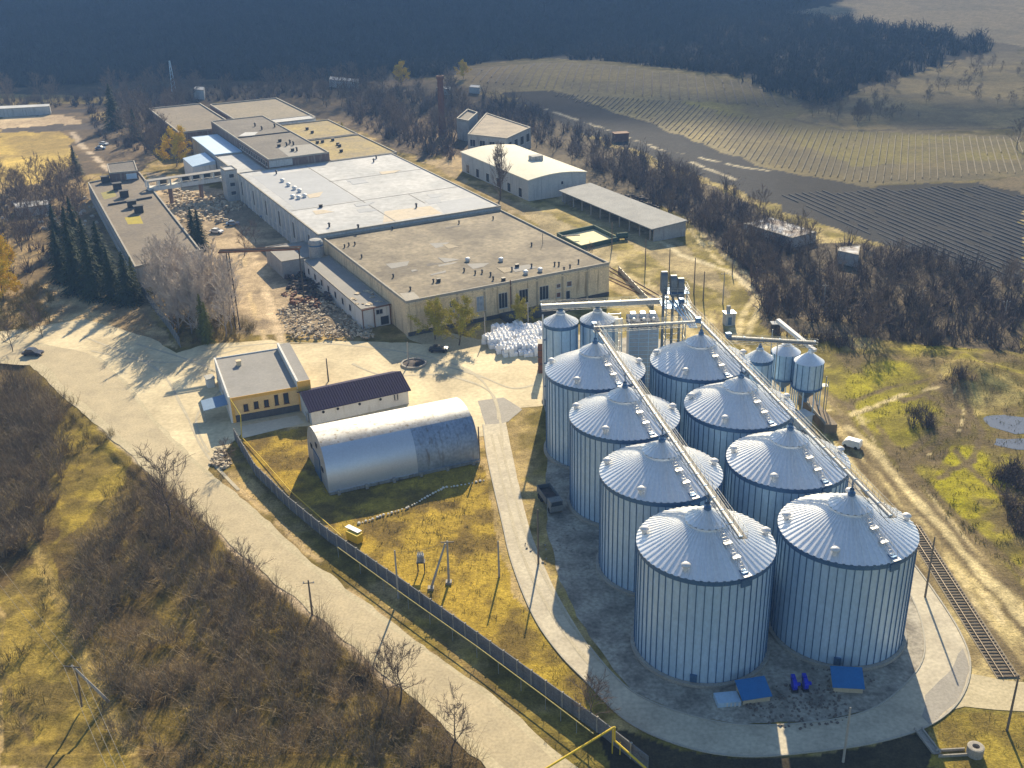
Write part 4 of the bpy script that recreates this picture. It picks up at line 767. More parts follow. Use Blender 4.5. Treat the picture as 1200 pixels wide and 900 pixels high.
MB().lathe([(2.0, 4.4), (2.0, 9.2), (1.6, 9.8), (.01, 10)], (q[0], q[1], 0), 28).build('drum', grey_w, t); MB().lathe([(2.08, 8.2), (2.1, 8.4), (2.08, 8.6)], (q[0], q[1], 0), 28).build('band', galv_dark, t)
# --- warehouse with cream roof
Pw = quad(83, 94.3, 105.6, 147.5)
t = thing('warehouse', 'pale grey warehouse with curved cream roof beyond the factory yard', 'warehouse', (*fp(94, 120), 0))
m = MB(); m.prism(Pw, -.05, 7.2); 
# barrel gable on both ends
K = 12
for bb, fl in ((94.3, 0), (147.5, 1)):
    pts = [Vector((*fp(83+22.6*i/K, bb), 7.2+1.1*math.sin(PI*i/K))) for i in range(K+1)]
    m.poly(pts if fl == 0 else pts[::-1])
m.build('wall', mat('warehouse_wall', (.50, .51, .50), (.38, .41, .43), scale=.3, amt=.15, fine=3, streak=(.3, .32, .34)), t)
m = MB()
for i in range(K):
    a0, a1 = 82.7+23.2*i/K, 82.7+23.2*(i+1)/K; z0, z1 = 7.28+1.1*math.sin(PI*i/K), 7.28+1.1*math.sin(PI*(i+1)/K)
    q = [Vector((*fp(a0, 93.9), z0)), Vector((*fp(a1, 93.9), z1)), Vector((*fp(a1, 147.9), z1)), Vector((*fp(a0, 147.9), z0))]; m.poly(q)
    dn = Vector((0, 0, -.3)); m.poly([q[0]+dn, q[1]+dn, q[1], q[0]]); m.poly([q[2]+dn, q[3]+dn, q[3], q[2]])
    if i == 0: m.poly([q[3]+dn, q[0]+dn, q[0], q[3]])
    if i == K-1: m.poly([q[1]+dn, q[2]+dn, q[2], q[1]])
m.build('roof', roof_cream, t)
g = G(628, 188, 8.3); MB().box((g[0], g[1]+1, 9.0), (4.2, 3.2, 1.8), FP).build('roof_box', grey_w, t)
A, B = fp(83, 147.5), fp(83, 94.3)
for i in range(6): opening(A, B, 4+i*8.4, 6.5+i*8.4, .2, 3.4, t, 'door' if i % 2 else 'window', dark if i % 2 else glass, bars=0)
A, B = fp(83, 94.3), fp(105.6, 94.3); opening(A, B, 12.6, 13.6, 4.0, 5.2, t, 'window', dark, bars=0)
# --- long open shed
t = thing('open_shed', 'long open-fronted shed with grey slate roof running from the warehouse to the right', 'shed', (*fp(97, 60), 0))
m = MB(); m.poly([Vector((*fp(90.8, 32.5), 4.1)), Vector((*fp(103.6, 32.5), 4.9)), Vector((*fp(103.6, 88), 4.9)), Vector((*fp(90.8, 88), 4.1))])
m.poly([Vector((*fp(90.8, 32.5), 3.8)), Vector((*fp(90.8, 88), 3.8)), Vector((*fp(90.8, 88), 4.1)), Vector((*fp(90.8, 32.5), 4.1))][::-1]); m.poly([Vector((*fp(90.8, 32.5), 3.8)), Vector((*fp(103.6, 32.5), 4.5)), Vector((*fp(103.6, 32.5), 4.9)), Vector((*fp(90.8, 32.5), 4.1))])
m.build('roof', roof_slate, t)
m = MB(); m.prism(quad(103.0, 33, 103.4, 87.5), 0, 4.6); m.prism(quad(92, 33, 103, 33.4), 0, 4.2); m.prism(quad(92, 87, 103, 87.4), 0, 4.2); m.build('wall', grey_w, t)
for i in range(10): m = MB(); m.bar(Vector((*fp(92, 35+i*5.6), 0)), Vector((*fp(92, 35+i*5.6), 4.0)), .35); m.build('post', conc_pole, t)
# --- ruined two-storey building
rc = [tuple(G(x, y, 8)[:2]) for x, y in ((548, 158), (594, 163), (622, 150), (570, 133))]
t = block('ruined_building', 'derelict grey building with stained roof behind the cream-roofed warehouse', 'building', rc, 8, grey_w, mat('roof_ruin', (.30, .25, .19), (.18, .15, .12), scale=.15, amt=.3, fine=1, contrast=1.5), .4, .5)
A, B = rc[0], rc[1]; ll = math.dist(A, B)
for i in range(4): opening(A, B, 1+i*ll/4, ll/4-1+i*ll/4, 3.5, 6.4, t, 'window', dark, bars=1)
A, B = rc[1], rc[2]; ll = math.dist(A, B)
for i in range(4): opening(A, B, 1+i*ll/4, ll/4-1.5+i*ll/4, 3, 6.4, t, 'window', dark, bars=0)
rc = [tuple(G(x, y, 8)[:2]) for x, y in ((535, 141), (549, 144), (560, 134), (548, 130))]
block('ruined_wing', 'small roofless wing at the left end of the derelict grey building', 'building', rc, 8.2, grey_w, roof_dark, .8, .5)
# --- chimney
g = G(519, 160); t = thing('chimney', 'tall tapering red brick chimney rising from the trees behind the factory', 'chimney', (g[0], g[1], 0))
MB().lathe([(1.9, -.1), (1.9, 3), (1.6, 3.2), (1.25, 25.6)], (g[0], g[1], 0), 20).build('shaft', brick, t); MB().lathe([(1.36, 24.2), (1.62, 24.5), (1.62, 25.8), (1.2, 25.8), (1.2, 24.9)], (g[0], g[1], 0), 20).build('rim', brick, t)
# --- torn-roof barns at the right
def torn(pts, h, label, m_):
    rc = [tuple(G(x, y, h)[:2]) for x, y in pts]; t = block('ruined_barn', label, 'barn', rc, h, grey_w, m_, .12, .25); return t
torn(((872, 262), (928, 279), (957, 272), (905, 255)), 3.0, 'low barn with torn snowy white tin roof among the bare thicket', tin_snow)
torn(((982, 294), (1006, 299), (1008, 288), (984, 290)), 3.5, 'small roofless barn remnant half hidden in the thicket', tin_snow)
p = at(727, 163); rc = [(p.x-4, p.y), (p.x+4, p.y+1), (p.x+3.6, p.y+8), (p.x-4.4, p.y+7)]
# --- green walled pit with pale sand
W = [Vector(G(x, y, 1.2)) for x, y in ((653, 273), (681, 288), (724, 278), (696, 264))]
t = thing('walled_basin', 'green-walled open basin with pale sand floor beside the beige hall', 'basin', (W[0].x, W[0].y, 0))
m = MB()
for i in range(4): a, b_ = W[i], W[(i+1) % 4]; m.bar((a.x, a.y, .65), (b_.x, b_.y, .65), .4, 1.3)
m.build('wall', green_p, t); m = MB(); m.prism([(v.x, v.y) for v in W], -.05, .12); m.build('sand_floor', mat('sand', (.85, .76, .45), (.72, .63, .36), scale=.4, amt=.1), t)
m = MB(); g = G(668, 277, 1.2); m.bar((g[0]-2.5, g[1], 1.35), (g[0]+3, g[1]+.6, 1.35), .35); m.build('plank', conc_pole, t)
t = thing('green_tank', 'small dark green tank at the right corner of the walled basin', 'tank', G(727, 281)); g = G(729, 281); m = MB(); m.tube((g[0]-1.6, g[1], 1.2), (g[0]+1.6, g[1]+.8, 1.2), .9, n=16); m.build('drum', green_p, t); m = MB(); [m.box((g[0]+q, g[1]+q*.25, .3), (.3, 1.4, .6)) for q in (-1, 1)]; m.build('cradle', black_st, t)

# ------------------------------------------------------------------ orange office
h = 5.3
NL, NR = Vector(G(267.5, 467.5, h)), Vector(G(352, 453, h)); BL = Vector(G(239, 423, h)); e = nrm(NR-NL); inn = Vector((-e.y, e.x, 0)); Lw = (NR-NL).length+2.0; Dw = (BL-NL).dot(inn)
def op(a, b): q = NL+e*a+inn*b; return (q.x, q.y)
t = of = thing('office_building', 'orange and beige single-storey office with flat grey roof and white left wall', 'office', (NL.x, NL.y, 0))
MB().prism([op(0.3, 0.02), op(Lw, .02), op(Lw, Dw), op(.3, Dw)], 1.5, h-.02).build('front_wall', orange_l, of)
MB().prism([op(0.25, -.04), op(Lw+.04, -.04), op(Lw+.04, Dw+.05), op(.25, Dw+.05)], -.05, 1.5).build('plinth', plinth_m, of)
MB().prism([op(-.02, -.06), op(.3, -.06), op(.3, Dw+.06), op(-.02, Dw+.06)], -.05, h+.35).build('side_wall', white_w, of)
m = MB(); m.prism([op(.3, -.06), op(.9, -.06), op(.9, .02), op(.3, .02)], -.04, h); m.build('orange_pier', orange_w, of); m = MB(); m.prism([op(Lw-2.6, -.12), op(Lw+.05, -.12), op(Lw+.05, .02), op(Lw-2.6, .02)], 0, h+1.15); m.build('orange_pier', orange_w, of)
m = MB(); m.prism([op(.3, -.1), op(Lw-2.7, -.1), op(Lw-2.7, .02), op(.3, .02)], h-.55, h+.1); m.build('orange_band', orange_w, of)
MB().prism([op(.32, .05), op(Lw-2.8, .05), op(Lw-2.8, Dw-.1), op(.32, Dw-.1)], h-.3, h+.02).build('roof', roof_grey, of)
m = MB(); m.prism([op(Lw-2.7, -.1), op(Lw-2.3, -.1), op(Lw-2.3, Dw+.1), op(Lw-2.7, Dw+.1)], h-.4, h+1.4); m.build('parapet', white_w, of)
MB().prism([op(Lw-2.3, .03), op(Lw+.02, .03), op(Lw+.02, Dw), op(Lw-2.3, Dw)], h-.4, h+1.1).build('raised_roof', roof_grey, of)
m = MB(); m.prism([op(.3, Dw-.1), op(Lw-2.7, Dw-.1), op(Lw-2.7, Dw+.1), op(.3, Dw+.1)], h-.4, h+.25); m.build('back_parapet', white_w, of)
g = G(280, 428, h); m = MB(); m.box((g[0], g[1], h+.5), (.9, .9, 1.0), .4); m.box((g[0], g[1], h+1.05), (1.1, 1.1, .15), .4); m.build('roof_chimney', beige_w, of)
A, B = op(0.0, -.05), op(Lw, -.05)
for x0, x1, y0, y1, bars in [(285, 291.5, 474, 481, 1), (297, 303.5, 471, 478, 1), (309, 315.5, 469, 476, 1), (321, 327, 463, 474, 0), (331.5, 339, 461, 472, 0)]:
    s0, z1 = hip(x0, y0, A, B); s1, z0 = hip(x1, y1, A, B)
    w_ = opening(A, B, s0, s1, z0, z1, of, 'window', glass, mat('brown_frame', (.10, .04, .03), scale=2), bars=bars)
A, B = op(-.02, Dw), op(-.02, 0)
for s, w_, z0, z1, nm in ((1.6, 1.2, 1.6, 3.6, 'window'), (4.6, 1.1, .2, 2.6, 'door'), (7.8, 1.2, 1.6, 3.6, 'window'), (10, 1.2, .2, 2.6, 'door'), (12.6, 1.2, 1.6, 3.4, 'window')):
    if s+w_ < Dw: opening(A, B, s, s+w_, z0, z1, of, nm, glass, bars=1)
def lean(label, s0, s1, dep, z, m_):
    t = thing('canopy', label, 'canopy', (*op(-.1, (s0+s1)/2), 0), 'blue canopies on the white side of the office')
    a, b_, c_, d_ = Vector((*op(-.08, s0), z)), Vector((*op(-.08, s1), z)), Vector((*op(-dep, s1), z-.5)), Vector((*op(-dep, s0), z-.5)); m = MB(); q = Vector((0, 0, -.1))
    m.poly([a, b_, c_, d_]); m.poly([d_+q, c_+q, b_+q, a+q]); m.poly([d_, c_, c_+q, d_+q]); m.poly([a+q, a, d_, d_+q][::-1]); m.poly([b_, b_+q, c_+q, c_][::-1]); m.build('canopy_roof', m_, t)
    for p in (Vector((*op(-dep+.1, s0+.1), 0)), Vector((*op(-dep+.1, s1-.1), 0))): m = MB(); m.bar((p.x, p.y, 0), (p.x, p.y, z-.55), .1); m.build('post', rail_m, t)
cb = mat('canopy_blue_grey', (.20, .30, .44), (.16, .25, .38), scale=1, amt=.12)
lean('blue-grey canopy with two posts over the side door of the office', 2.2, 7.4, 4.8, 3.2, cb)
t = thing('side_cabinet', 'small white kiosk box at the far corner of the office', 'kiosk', (*op(-1.6, Dw-2), 0)); q = op(-1.6, Dw-1.5)
MB().box((*q, 1.0), (1.6, 2.2, 2.0), .46).build('body', white_w, t); MB().box((*q, 2.08), (1.9, 2.5, .14), .46).build('lid', rail_m, t)
# --- white building with navy roof
A_, B_ = Vector((-39.33, 187.5, 0)), Vector((-21.08, 196.36, 0)); e = nrm(B_-A_); inn = Vector((-e.y, e.x, 0))
t = nb = thing('white_building', 'narrow white building with dark navy pitched roof behind the arched hangar', 'building', (A_.x, A_.y, 0))
q = lambda a, b: ((A_+e*a+inn*b).x, (A_+e*a+inn*b).y); Ln = 20.3
m = MB(); m.prism([q(0, 0), q(Ln, 0), q(Ln, 10), q(0, 10)], -.05, 3.2); 
for s, fl in ((0, 0), (Ln, 1)):
    tri = [Vector((*q(s, 0), 3.2)), Vector((*q(s, 10), 3.2)), Vector((*q(s, 5), 5.1))]; m.poly(tri[::-1] if not fl else tri)
m.build('wall', white_w, nb)
m = MB()
for b0, z0, b1, z1 in ((-.5, 3.05, 5, 5.2), (10.5, 3.05, 5, 5.2)):
    v = [Vector((*q(-.5, b0), z0)), Vector((*q(Ln+.5, b0), z0)), Vector((*q(Ln+.5, b1), z1)), Vector((*q(-.5, b1), z1))]; m.poly(v if b0 < 5 else v[::-1]); dn = Vector((0, 0, -.12)); m.poly([x+dn for x in v][::-1]); m.poly([v[0]+dn, v[1]+dn, v[1], v[0]]); m.poly([v[1]+dn, v[2]+dn, v[2], v[1]]); m.poly([v[3]+dn, v[0]+dn, v[0], v[3]])
for i in range(41):
    s = -.4+i*(Ln+.8)/40; m.bar(Vector((*q(s, -.5), 3.08)), Vector((*q(s, 5), 5.23)), .05, .05)
m.build('roof', roof_navy, nb)
for x, y in ((379, 484), (396, 480), (421.5, 475), (446, 470)):
    s, z = hip(x, y, A_, B_); c = A_+e*s-inn*.02; o = MB(); o.tube((c.x, c.y, 2.3), (c.x-inn.x*.08, c.y-inn.y*.08, 2.3), .28, n=14); o.build('round_vent', dark, nb)
for x in (462.5, 466): s, z = hip(x, 467, A_, B_); opening(A_, B_, s-.22, s+.22, 1.3, 2.7, nb, 'window', glass, bars=0)
MB().box(A_-inn*0-e*.4+inn*2+Vector((0, 0, 1)), (.1, 1.1, 2.0), math.atan2(e.y, e.x)).build('door', grey_w, nb)
# --- arched hangar
A_ = Vector((-31.99, 160.1, 0)); B_ = Vector((-6.25, 170.75, 0)); e = nrm(B_-A_); inn = Vector((-e.y, e.x, 0)); Lh = (B_-A_).length; HW, HH = 7.6, 8.3
t = hg = thing('arched_hangar', 'long arched hangar of shiny galvanised sheet with rust-stained crown', 'hangar', (A_.x, A_.y, 0))
def arc(u): a = PI*u; cx_ = -math.cos(a); return (HW*(1+math.copysign(abs(cx_)**.8, cx_)), .45+HH*max(0, math.sin(a))**.85)
def hp(s, u, r_=0): b, z = arc(u); p = A_+e*s+inn*b; k = 1; a = PI*u; return Vector((p.x-inn.x*math.cos(a)*r_, p.y-inn.y*math.cos(a)*r_, z+math.sin(a)*r_))
NU = 36
def shell(s0, s1, u0, u1, m_, name, rib):
    m = MB(); i0, i1 = int(u0*NU), int(u1*NU); ss = np.linspace(s0, s1, int((s1-s0)/.9)+1); w_ = i1-i0+1
    for a in ss:
        for i in range(i0, i1+1): m.v.append(tuple(hp(a, i/NU)))
    for j in range(len(ss)-1):
        for i in range(w_-1): m.f.append((j*w_+i, (j+1)*w_+i, (j+1)*w_+i+1, j*w_+i+1)); m.mi.append(0)
    o = m.build(name, m_, hg, True)
    if rib:
        r_ = MB()
        for j in range(len(ss)):
            for i in range(i0, i1): r_.bar(hp(ss[j], i/NU, .02), hp(ss[j], (i+1)/NU, .02), .06, .05)
        r_.build('cladding_seam', m_, o)
    return o
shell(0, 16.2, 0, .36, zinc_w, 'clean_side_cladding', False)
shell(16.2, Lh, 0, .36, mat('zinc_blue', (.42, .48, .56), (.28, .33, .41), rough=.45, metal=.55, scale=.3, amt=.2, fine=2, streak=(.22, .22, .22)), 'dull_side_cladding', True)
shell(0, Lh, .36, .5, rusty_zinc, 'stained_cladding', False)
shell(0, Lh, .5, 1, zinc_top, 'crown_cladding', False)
for s, nm in ((0.05, 'left_end_wall'), (Lh-.05, 'right_end_wall')):
    m = MB(); pts = [hp(s, i/NU) for i in range(NU+1)]; b0 = pts[0].copy(); b0.z = 0; b1 = pts[-1].copy(); b1.z = 0
    m.poly(([b1, b0]+pts) if s < 1 else ([b1, b0]+pts)[::-1]); m.build('end_wall', mat('hangar_end_wall', (.44, .45, .45), (.30, .31, .32), rough=.6, metal=.3, scale=.4, amt=.2, fine=3), hg)
m = MB(); c = A_+inn*HW-e*.06; rz = math.atan2(e.y, e.x); m.box((c.x, c.y, 2.2), (.12, 4.6, 4.4), rz); m.build('end_door', galv_dark, hg)
for z, b in ((6.4, 7.0), (4.2, 11.4), (3.2, 3.6)):
    m = MB(); c = A_+inn*b-e*.04; m.box((c.x, c.y, z), (.1, 1.1, .8), rz); m.build('end_window', dark, hg)
m = MB(); v0 = A_; m.bar(A_+Vector((0, 0, .25))-inn*.1, B_+Vector((0, 0, .25))-inn*.1, .3, .5); m.bar(A_+inn*(2*HW+.1)+Vector((0, 0, .25)), B_+inn*(2*HW+.1)+Vector((0, 0, .25)), .3, .5); m.build('base_beam', rusty_zinc, hg)
for i in range(6):
    m = MB(); c = A_+e*(1.6+i*(Lh-3)/5)-inn*.5; m.box((c.x, c.y, .35), (.5, .7, .7), rz); m.build('anchor_block', conc, hg)

# ------------------------------------------------------------------ fences
def fence(P, h, label, m_, seg=2.6, cat='fence', wd=.14):
    W = [Vector((*at(*p)[:2], 0)) for p in P]; t = thing('concrete_fence', label, cat, W[0])
    pn = MB(); pp = []
    for a, b_ in zip(W, W[1:]):
        n = max(1, round((b_-a).length/seg)); d = nrm(b_-a); rz = math.atan2(d.y, d.x)
        for i in range(n):
            p, q_ = a.lerp(b_, i/n), a.lerp(b_, (i+1)/n); c = (p+q_)/2; j = random.uniform(-.05, .04)
            pn.box((c.x, c.y, h/2+j), ((q_-p).length-.22, wd, h), rz)
            for z in (h*.3, h*.62): pn.box((c.x, c.y, z), ((q_-p).length-.4, wd+.06, .09), rz)
            pp.append((p.copy(), rz))
    pn.build('panel', m_, t); m = MB(); m.box((0, 0, h/2+.06), (.2, .26, h+.12)); o = m.build('post', conc, t, local=True); o.location = pp[0][0]-t.location; o.rotation_euler = (0, 0, pp[0][1])
    for p, rz in pp[1:]: c = o.copy(); COL.objects.link(c); c.location = p-t.location; c.rotation_euler = (0, 0, rz)
    return t
FN = [(276, 516), (300, 557), (340, 597), (385, 634), (480, 700), (560, 757), (640, 815), (700, 858), (760, 905)]
fence(FN, 2.3, 'long grey concrete panel fence running along the main road to the lower edge', conc_fence)
fence([(163, 338), (180, 362), (197, 384), (212, 408)], 2.6, 'grey concrete wall between the spruces and the birches, ending at the yard', conc_fence)
fence([(725, 318), (750, 345), (766, 362)], 1.4, 'low rail fence behind the upper conveyor beside the beige hall', rail_m)
t = thing('gas_pipe', 'long thin yellow gas pipe on short posts along the road side of the fence', 'pipe', (0, 0, 0))
W = [Vector((*at(x, y)[:2], 1.9)) for x, y in ((398, 652), (480, 712), (560, 769), (640, 829), (696, 872))]; t.location = (W[0].x, W[0].y, 0); m = MB(); 
off = Vector((-.1, -.35, 0)); W = [v+off for v in W]
for a, b_ in zip(W, W[1:]): m.tube(a, b_, .075, n=6)
m.build('pipe', mat('faded_yellow', (.55, .45, .16), scale=2), t)
for a, b_ in zip(W, W[1:]):
    for k in (0, .33, .66): p = a.lerp(b_, k); m = MB(); m.bar((p.x, p.y, 0), (p.x, p.y, 1.9), .07); m.build('post', rail_m, t)
t = thing('gas_pipe', 'yellow gas pipe rising over the orange office wall down to the hangar corner', 'pipe', (0, 0, 0)); P0 = [Vector(G(270, 468, 5.4)), Vector(G(282, 487, 3.6)), Vector(G(283, 512, .3)), Vector(G(300, 530, .4)), Vector(G(340, 575, .5)), Vector(G(400, 628, .6))]
t.location = (P0[0].x, P0[0].y, 0); m = MB(); [m.tube(a, b_, .09, n=6) for a, b_ in zip(P0, P0[1:])]; m.build('pipe', yellow, t)
t = thing('pipe_portal', 'bright yellow pipe portal crossing the road at the lower edge', 'pipe portal', (0, 0, 0))
p0 = Vector(at(716, 893)); t.location = p0; T0 = Vector((p0.x, p0.y, 0)); zt = 3.9
a = Vector(G(718, 853, zt)); far_ = Vector(G(600, 925, zt)); b_ = Vector(G(716, 876, 1.7)); c_ = Vector(G(770, 912, 1.7)); m = MB()
m.tube(a, far_, .13, n=8); m.tube(a+Vector((.25, .1, 0)), Vector((a.x+.25, a.y+.1, 1.9)), .13, n=8); m.tube(Vector((a.x+.25, a.y+.1, 1.9)), c_, .13, n=8); m.tube(a, Vector((a.x+.3, a.y+.1, zt)), .13, n=8); m.build('pipe', yellow, t)
for x, y, z in ((a.x, a.y, zt), (far_.x, far_.y, zt), (a.x+.9, a.y-.2, 1.9)): m = MB(); m.bar((x, y, 0), (x, y, z), .12); m.build('post', yellow, t)
# ------------------------------------------------------------------ gas cabinet, transformer, poles
g = Vector(G(416, 634)); t = thing('gas_station_cabinet', 'bright yellow gas regulator cabinet with white lid behind the fence', 'gas cabinet', g)
m = MB(); m.box((g.x, g.y, .9), (2.6, 1.2, 1.5), -.7); m.box((g.x-.4, g.y+.9, .6), (1.4, .7, 1.0), -.7); m.build('body', yellow, t); m = MB(); m.box((g.x-.2, g.y+.7, 1.85), (3.0, .9, .1), -.7); m.build('lid', galv_bright, t); m = MB(); [m.box((g.x+q, g.y-q*.8, .1), (.2, .9, .25), -.7) for q in (-.8, .8)]; m.build('foot', black_st, t)
def pole(x, y, yt, label, m_=wood, arm=True, ht=None, group='utility poles'):
    g = Vector(at(x, y)); lo, hi = 1, 40
    for _ in range(40):
        mid = (lo+hi)/2; q = np.array([g.x, g.y, g.z+mid])-[0, 0, CH]; zz = q@fw
        if 450-F*(q@cu)/zz > yt: lo = mid
        else: hi = mid
    hgt = mid; t = thing('utility_pole', label, 'pole', g, group)
    MB().tube((g.x, g.y, g.z-.2), (g.x, g.y, g.z+hgt), .17, .11, n=8).build('shaft', m_, t)
    if arm:
        m = MB(); m.bar((g.x-.8, g.y, g.z+hgt-.5), (g.x+.8, g.y+.1, g.z+hgt-.5), .1); m.build('crossarm', black_st, t)
        m = MB(); [m.lathe([(.05, 0), (.09, .1), (.05, .25)], (g.x+q, g.y, g.z+hgt-.45), 8) for q in (-.7, 0, .7)]; m.build('insulator', galv_bright, t)
    t['h'] = hgt; return t
P1 = pole(467, 701, 645, 'grey pole standing just outside the fence near the transformer', conc_pole, False)
pole(366, 720, 680, 'short pole at the lower edge of the road beside the thicket', wood)
pole(631, 661, 597, 'pole on the verge of the inner road near the dump truck', wood, False)
pole(562, 540, 500, 'pole at the right end corner of the arched hangar', wood, False)
pole(585, 676, 634, 'pale pole in the grass left of the inner road bend', conc_pole, False)
pole(988, 893, 829, 'pale pole in the shade outside the ring road at the lower edge', conc_pole, False)
pole(1180, 856, 791, 'dark pole beside the exit road at the lower right edge', wood, False)
pole(1084, 700, 629, 'slim dark pole beside the railway near the front right silo', wood, False)
pole(385, 447, 420, 'thin post in the yard behind the navy-roofed building', black_st, False)
for x, y, yt, l_ in [(756, 316, 281, 'pole standing right of the walled basin, leftmost of the row'), (784, 324, 291, 'pole behind the elevator tower heads'), (813, 344, 302, 'tall pole right of the elevator tower, second from it'), (824, 352, 318, 'dark thin pole in the dirt right of the elevator tower'), (847, 356, 319, 'pole with many insulators above the small white kiosk'), (858, 322, 303, 'pole beside the curved dirt track'), (717, 291, 261, 'pole at the corner of the green walled basin'),
                    (965, 359, 333, 'pale pole at the edge of the thicket above the hopper bins'), (1078, 366, 339, 'pale pole standing deep in the right thicket'), (1176, 377, 352, 'pale pole at the far right of the thicket'), (479, 377+50, 377+24, 'white post beside the planter in the yard'), (568.5, 396, 367, 'white concrete post beside the heap of white bags'), (619, 385, 355, 'white concrete post behind the heap of white bags')]:
    pole(x, y, yt, l_, conc_pole if 'pale' in l_ or 'white' in l_ else wood, 'insulators' in l_ or 'pale' in l_)
t = thing('leaning_pole', 'pale leaning utility pole with crossarm over the left thicket', 'pole', at(127, 822)); a = Vector(at(127, 822)); b_ = Vector(G(84, 780, 8.0))
MB().tube(a, b_, .2, .14).build('shaft', mat('pole_bleached', (.5, .47, .44), scale=2), t); m = MB(); m.bar(b_+Vector((-1.1, .2, -.2)), b_+Vector((1.1, -.2, -.2)), .12); m.build('crossarm', black_st, t); MB().tube(Vector(at(96, 828)), b_.lerp(a, .12), .13, .11).build('strut', wood, t)
LP = b_
a1, a2 = Vector(G(526, 683)), Vector(G(505, 690)); tp = Vector(G(524, 634, 7.2)); t = thing('a_frame_pole', 'A-shaped double concrete pole in the grass beside the transformer', 'pole', a1)
m = MB(); m.tube(a1, tp, .2, .14); m.build('leg', conc_pole, t); m = MB(); m.tube(a2, tp-Vector((.3, 0, .4)), .2, .14); m.build('leg', conc_pole, t); m = MB(); m.bar(tp+Vector((-1, 0, -.2)), tp+Vector((1, 0, -.2)), .12); m.build('crossarm', black_st, t); m = MB(); [m.box((p.x, p.y, .15), (.9, .9, .35)) for p in (a1, a2)]; m.build('footing', conc, t)
g = Vector(G(494, 671)); t = thing('transformer', 'small grey transformer with white insulators on a stilted frame in the grass', 'transformer', g)
m = MB(); [m.bar((g.x+a_, g.y+b2, 0), (g.x+a_, g.y+b2, 2.0), .1) for a_ in (-.5, .5) for b2 in (-.4, .4)]; m.box((g.x, g.y, 2.02), (1.3, 1.1, .1)); m.build('stand', black_st, t)
m = MB(); m.box((g.x, g.y, 2.65), (1.0, .8, 1.15)); [m.box((g.x+q*.18, g.y-.45, 2.6), (.05, .12, .9)) for q in range(-2, 3)]; m.build('tank', grey_w, t); m = MB(); [m.lathe([(.09, 0), (.14, .15), (.08, .3), (.13, .4), (.03, .6)], (g.x+q, g.y, 3.22), 8) for q in (-.3, 0, .3)]; m.build('insulator', frame_w, t)
def wire(name, label, runs, r_=.03, m_=black_st, sag=.6):
    t = thing(name, label, 'wire', runs[0][0]); 
    for a, b_ in runs:
        m = MB(); a = Vector(a); b_ = Vector(b_); n = 14; pts = [a.lerp(b_, i/n)-Vector((0, 0, sag*4*(i/n)*(1-i/n))) for i in range(n+1)]
        [m.tube(p, q, r_, n=4, cap=False) for p, q in zip(pts, pts[1:])]; m.build('wire', m_, t)
wm = mat('wire_grey', (.3, .28, .24), scale=2)
e_ = Vector(G(150, 930, 8)); wire('power_line', 'three thin overhead wires from the leaning pole to the lower edge', [(LP+Vector((q, 0, 0)), e_+Vector((q, 0, 0))) for q in (-1, 0, 1)], .025, wm)
e_ = Vector(G(-40, 620, 8)); wire('power_line', 'thin overhead wires from the leaning pole up over the left thicket', [(LP+Vector((q, 0, 0)), e_+Vector((q, 0, 0))) for q in (-1, 1)], .02, wm)
wire('power_line', 'thin wire between the fence pole and the A-shaped pole', [(Vector((P1.location.x, P1.location.y, P1['h']-.3)), tp)], .02, wm)
# pipe rack
g = Vector(G(281, 388)); t = thing('pipe_rack', 'tall steel pipe rack with dark pipes bridging to the ruined annex', 'pipe rack', g); hh = 17.0
hh = 12.0
g = Vector(G(279, 387)); t.location = (g.x, g.y, 0)
top_ = [k for k in np.arange(5, 25, .1) if (lambda q: 450-F*(q@cu)/(q@fw))(np.array([g.x, g.y, k-CH])) < 296][0]
R0 = Vector((g.x, g.y, top_)); R1 = Vector(G(352, 290, 8.5)); R1 = Vector((*fp(-6, 55.5), top_*.62))
m = MB(); [m.bar((g.x+q, g.y, 0), (g.x+q*.6, g.y, top_), .22) for q in (-.5, .5)]; [m.bar((g.x-.5, g.y, z), (g.x+.5, g.y, z+1.5), .08) for z in np.arange(.5, top_-1.5, 2)]; m.bar((g.x-1.4, g.y, top_), (g.x+1.4, g.y, top_), .2); m.build('trestle', black_st, t)
for q, mm in ((-.7, rust), (.4, black_st), (1.2, rust)):
    m = MB(); m.tube(R0+Vector((-2, q, .25)), Vector(G(352, 291, top_-1.0))+Vector((0, q, 0)), .22, n=8); m.build('pipe', mm, t)
en = Vector(G(350, 291, top_-1)); m = MB(); m.bar((en.x, en.y, 4.9), (en.x, en.y, top_-.8), .25); m.build('end_post', black_st, t)
# planter ring, wells, hoods, fans
g = Vector(G(485, 427)); t = thing('ring_planter', 'round concrete-rimmed planter with dark soil in the middle of the yard', 'planter', g); m = MB(); m.lathe([(2.9, 0), (2.9, .45), (2.5, .45), (2.5, .1)], (g.x, g.y, 0), 12); m.build('rim', conc, t); MB().lathe([(2.5, .2), (1.2, .35), (.01, .5)], (g.x, g.y, 0), 20).build('soil', scrap_m, t)
g = Vector(G(1142, 884)); t = thing('concrete_well', 'round concrete well with a dark hole at the lower right', 'well', g); m = MB(); m.lathe([(.95, 0), (.95, 1.2), (.8, 1.25), (.42, 1.25), (.42, .3)], (g.x, g.y, 0), 28); m.build('ring', conc, t); MB().lathe([(.42, .5), (.01, .5)], (g.x, g.y, 0), 20).build('shaft', dark, t)
t = thing('drain_channel', 'broken concrete drain channel leading from the ring road to the well', 'channel', G(1095, 870)); m = MB()
a, b_, c_ = Vector(G(1076, 855)), Vector(G(1098, 884)), Vector(G(1132, 882)); 
for s in (-.45, .45): m.bar(a+Vector((s, .1, .12)), b_+Vector((s, .1, .12)), .16, .3); m.bar(b_+Vector((0, s, .15)), c_+Vector((0, s, .15)), .16, .35)
